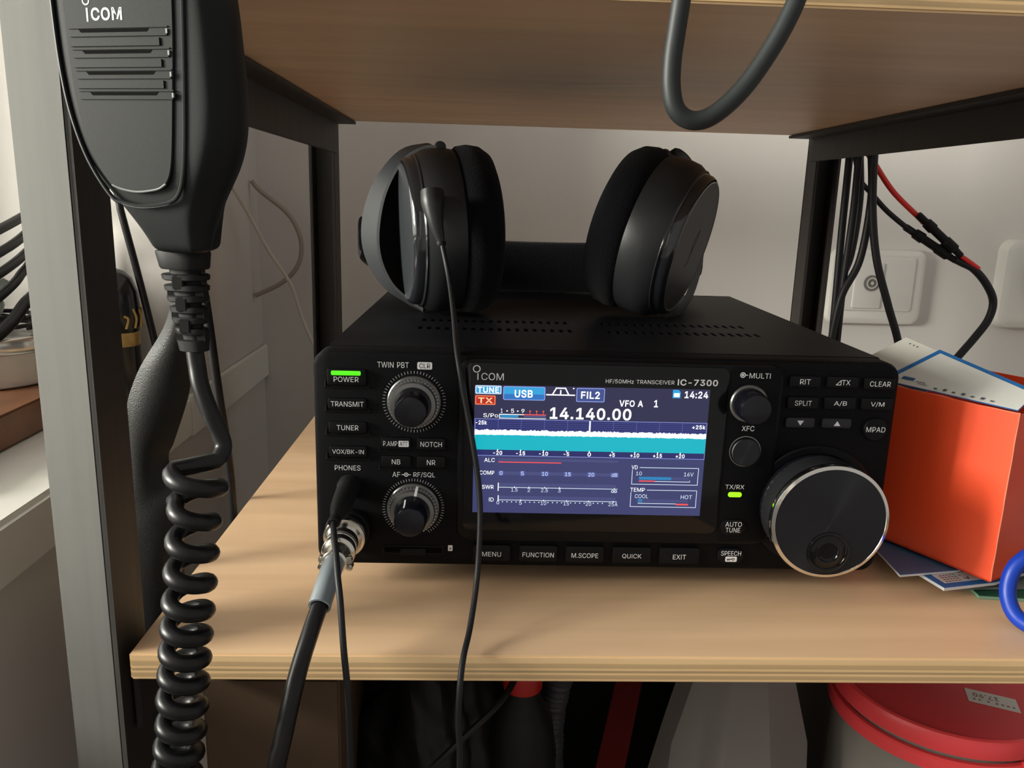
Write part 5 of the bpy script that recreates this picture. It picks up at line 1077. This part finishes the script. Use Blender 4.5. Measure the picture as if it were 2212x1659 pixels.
a = radians(-72); c0 = Vector((jc[0] + .0540 * cos(a), jc[1] + .0540 * sin(a), LT - .0125)); b.box(c0.x - .005, c0.x + .005, c0.y - .0022, c0.y + .002, c0.z - .002, c0.z + .0015, 'lid_red', bev=.0006); b.prism([(c0.x - .001, c0.y - .002), (c0.x + .001, c0.y - .002), (c0.x + .0006, c0.y + .0002), (c0.x - .0006, c0.y + .0002)], c0.z + .001, c0.z + .007, 'lid_red')
b.build('lid_ring', jar)
b = MB(); zt = LT - .0020; s0p = Vector((.3161, .0322, zt)); su = Vector((.900, -.436, 0)); sv = Vector((.37, .93, 0))
def SK(x, y, h=0.0): return tuple(s0p + su * x + sv * y + Vector((0, 0, h)))
b.loops([[SK(0, 0, h), SK(.0229, 0, h), SK(.0229, .0120, h), SK(0, .0120, h)] for h in (0, .00012)], 'sticker')
fr = lambda p: SK(p[0], p[2], .00018)
b.text('17.90', .0145, .0030, .0092, .0055, 0, 'sticker_ink', .02, f=fr); b.text('---- - --', .0210, .0025, .0040, .0026, 0, 'sticker_ink', .0, f=fr)
part(b.build('price_sticker', lid, smooth=0), 'white price sticker stuck on upside down')
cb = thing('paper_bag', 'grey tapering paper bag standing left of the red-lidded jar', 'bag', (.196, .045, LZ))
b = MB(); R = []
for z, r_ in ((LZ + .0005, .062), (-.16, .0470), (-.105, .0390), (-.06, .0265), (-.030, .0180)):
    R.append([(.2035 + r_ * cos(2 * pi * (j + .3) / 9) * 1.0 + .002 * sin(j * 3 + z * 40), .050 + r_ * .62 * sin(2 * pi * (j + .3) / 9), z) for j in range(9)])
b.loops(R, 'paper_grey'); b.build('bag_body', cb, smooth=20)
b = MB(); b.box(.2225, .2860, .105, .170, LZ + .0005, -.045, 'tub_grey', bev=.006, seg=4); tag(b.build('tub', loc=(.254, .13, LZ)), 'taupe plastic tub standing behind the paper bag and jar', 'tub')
b = MB(); b.box(.012, .217, .175, .37, LZ + .0005, -.035, 'bag_black', bev=.004); b.box(.006, .223, .169, .376, -.035, -.022, 'bag_black', bev=.004); tag(b.build('added_dark_box', loc=(.11, .27, LZ)), 'black lidded box added at the back to keep it dark under the shelf', 'box')  # added for the black contents at the back, hides the brighter board and wall
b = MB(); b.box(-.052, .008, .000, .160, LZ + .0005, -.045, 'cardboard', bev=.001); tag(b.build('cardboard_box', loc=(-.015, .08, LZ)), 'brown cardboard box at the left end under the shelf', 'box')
b = MB(); bm = bmesh.new(); bmesh.ops.create_icosphere(bm, subdivisions=5, radius=1)
for v in bm.verts:
    p = v.co.normalized(); w = 1 + .09 * sin(6 * p.x + 3 * p.z) + .07 * sin(9 * p.y - 7 * p.z) + .035 * sin(17 * p.x + 11 * p.y) + .02 * sin(31 * p.z + 13 * p.x)
    v.co = Vector((.046 + p.x * .036 * w, .062 + p.y * .045 * w, LZ + .093 + p.z * .080 * w)); v.co.z = max(v.co.z, LZ + .0005)
b.bm(bm, 'bag_black'); tag(b.build('bin_bag', loc=(.048, .062, LZ)), 'crumpled black bag in the dark under the shelf', 'bag')
b = MB(); b.tube([(.0100, -.004, -.175), (.0300, -.006, -.110), (.0560, -.004, -.079), (.0800, .010, -.062), (.0900, .03, -.056)], .0016, 'cable_black', 8, 8); tag(b.build('cord', loc=(.01, -.004, -.175)), 'thin black cord crossing the front of the black bag', 'cord')
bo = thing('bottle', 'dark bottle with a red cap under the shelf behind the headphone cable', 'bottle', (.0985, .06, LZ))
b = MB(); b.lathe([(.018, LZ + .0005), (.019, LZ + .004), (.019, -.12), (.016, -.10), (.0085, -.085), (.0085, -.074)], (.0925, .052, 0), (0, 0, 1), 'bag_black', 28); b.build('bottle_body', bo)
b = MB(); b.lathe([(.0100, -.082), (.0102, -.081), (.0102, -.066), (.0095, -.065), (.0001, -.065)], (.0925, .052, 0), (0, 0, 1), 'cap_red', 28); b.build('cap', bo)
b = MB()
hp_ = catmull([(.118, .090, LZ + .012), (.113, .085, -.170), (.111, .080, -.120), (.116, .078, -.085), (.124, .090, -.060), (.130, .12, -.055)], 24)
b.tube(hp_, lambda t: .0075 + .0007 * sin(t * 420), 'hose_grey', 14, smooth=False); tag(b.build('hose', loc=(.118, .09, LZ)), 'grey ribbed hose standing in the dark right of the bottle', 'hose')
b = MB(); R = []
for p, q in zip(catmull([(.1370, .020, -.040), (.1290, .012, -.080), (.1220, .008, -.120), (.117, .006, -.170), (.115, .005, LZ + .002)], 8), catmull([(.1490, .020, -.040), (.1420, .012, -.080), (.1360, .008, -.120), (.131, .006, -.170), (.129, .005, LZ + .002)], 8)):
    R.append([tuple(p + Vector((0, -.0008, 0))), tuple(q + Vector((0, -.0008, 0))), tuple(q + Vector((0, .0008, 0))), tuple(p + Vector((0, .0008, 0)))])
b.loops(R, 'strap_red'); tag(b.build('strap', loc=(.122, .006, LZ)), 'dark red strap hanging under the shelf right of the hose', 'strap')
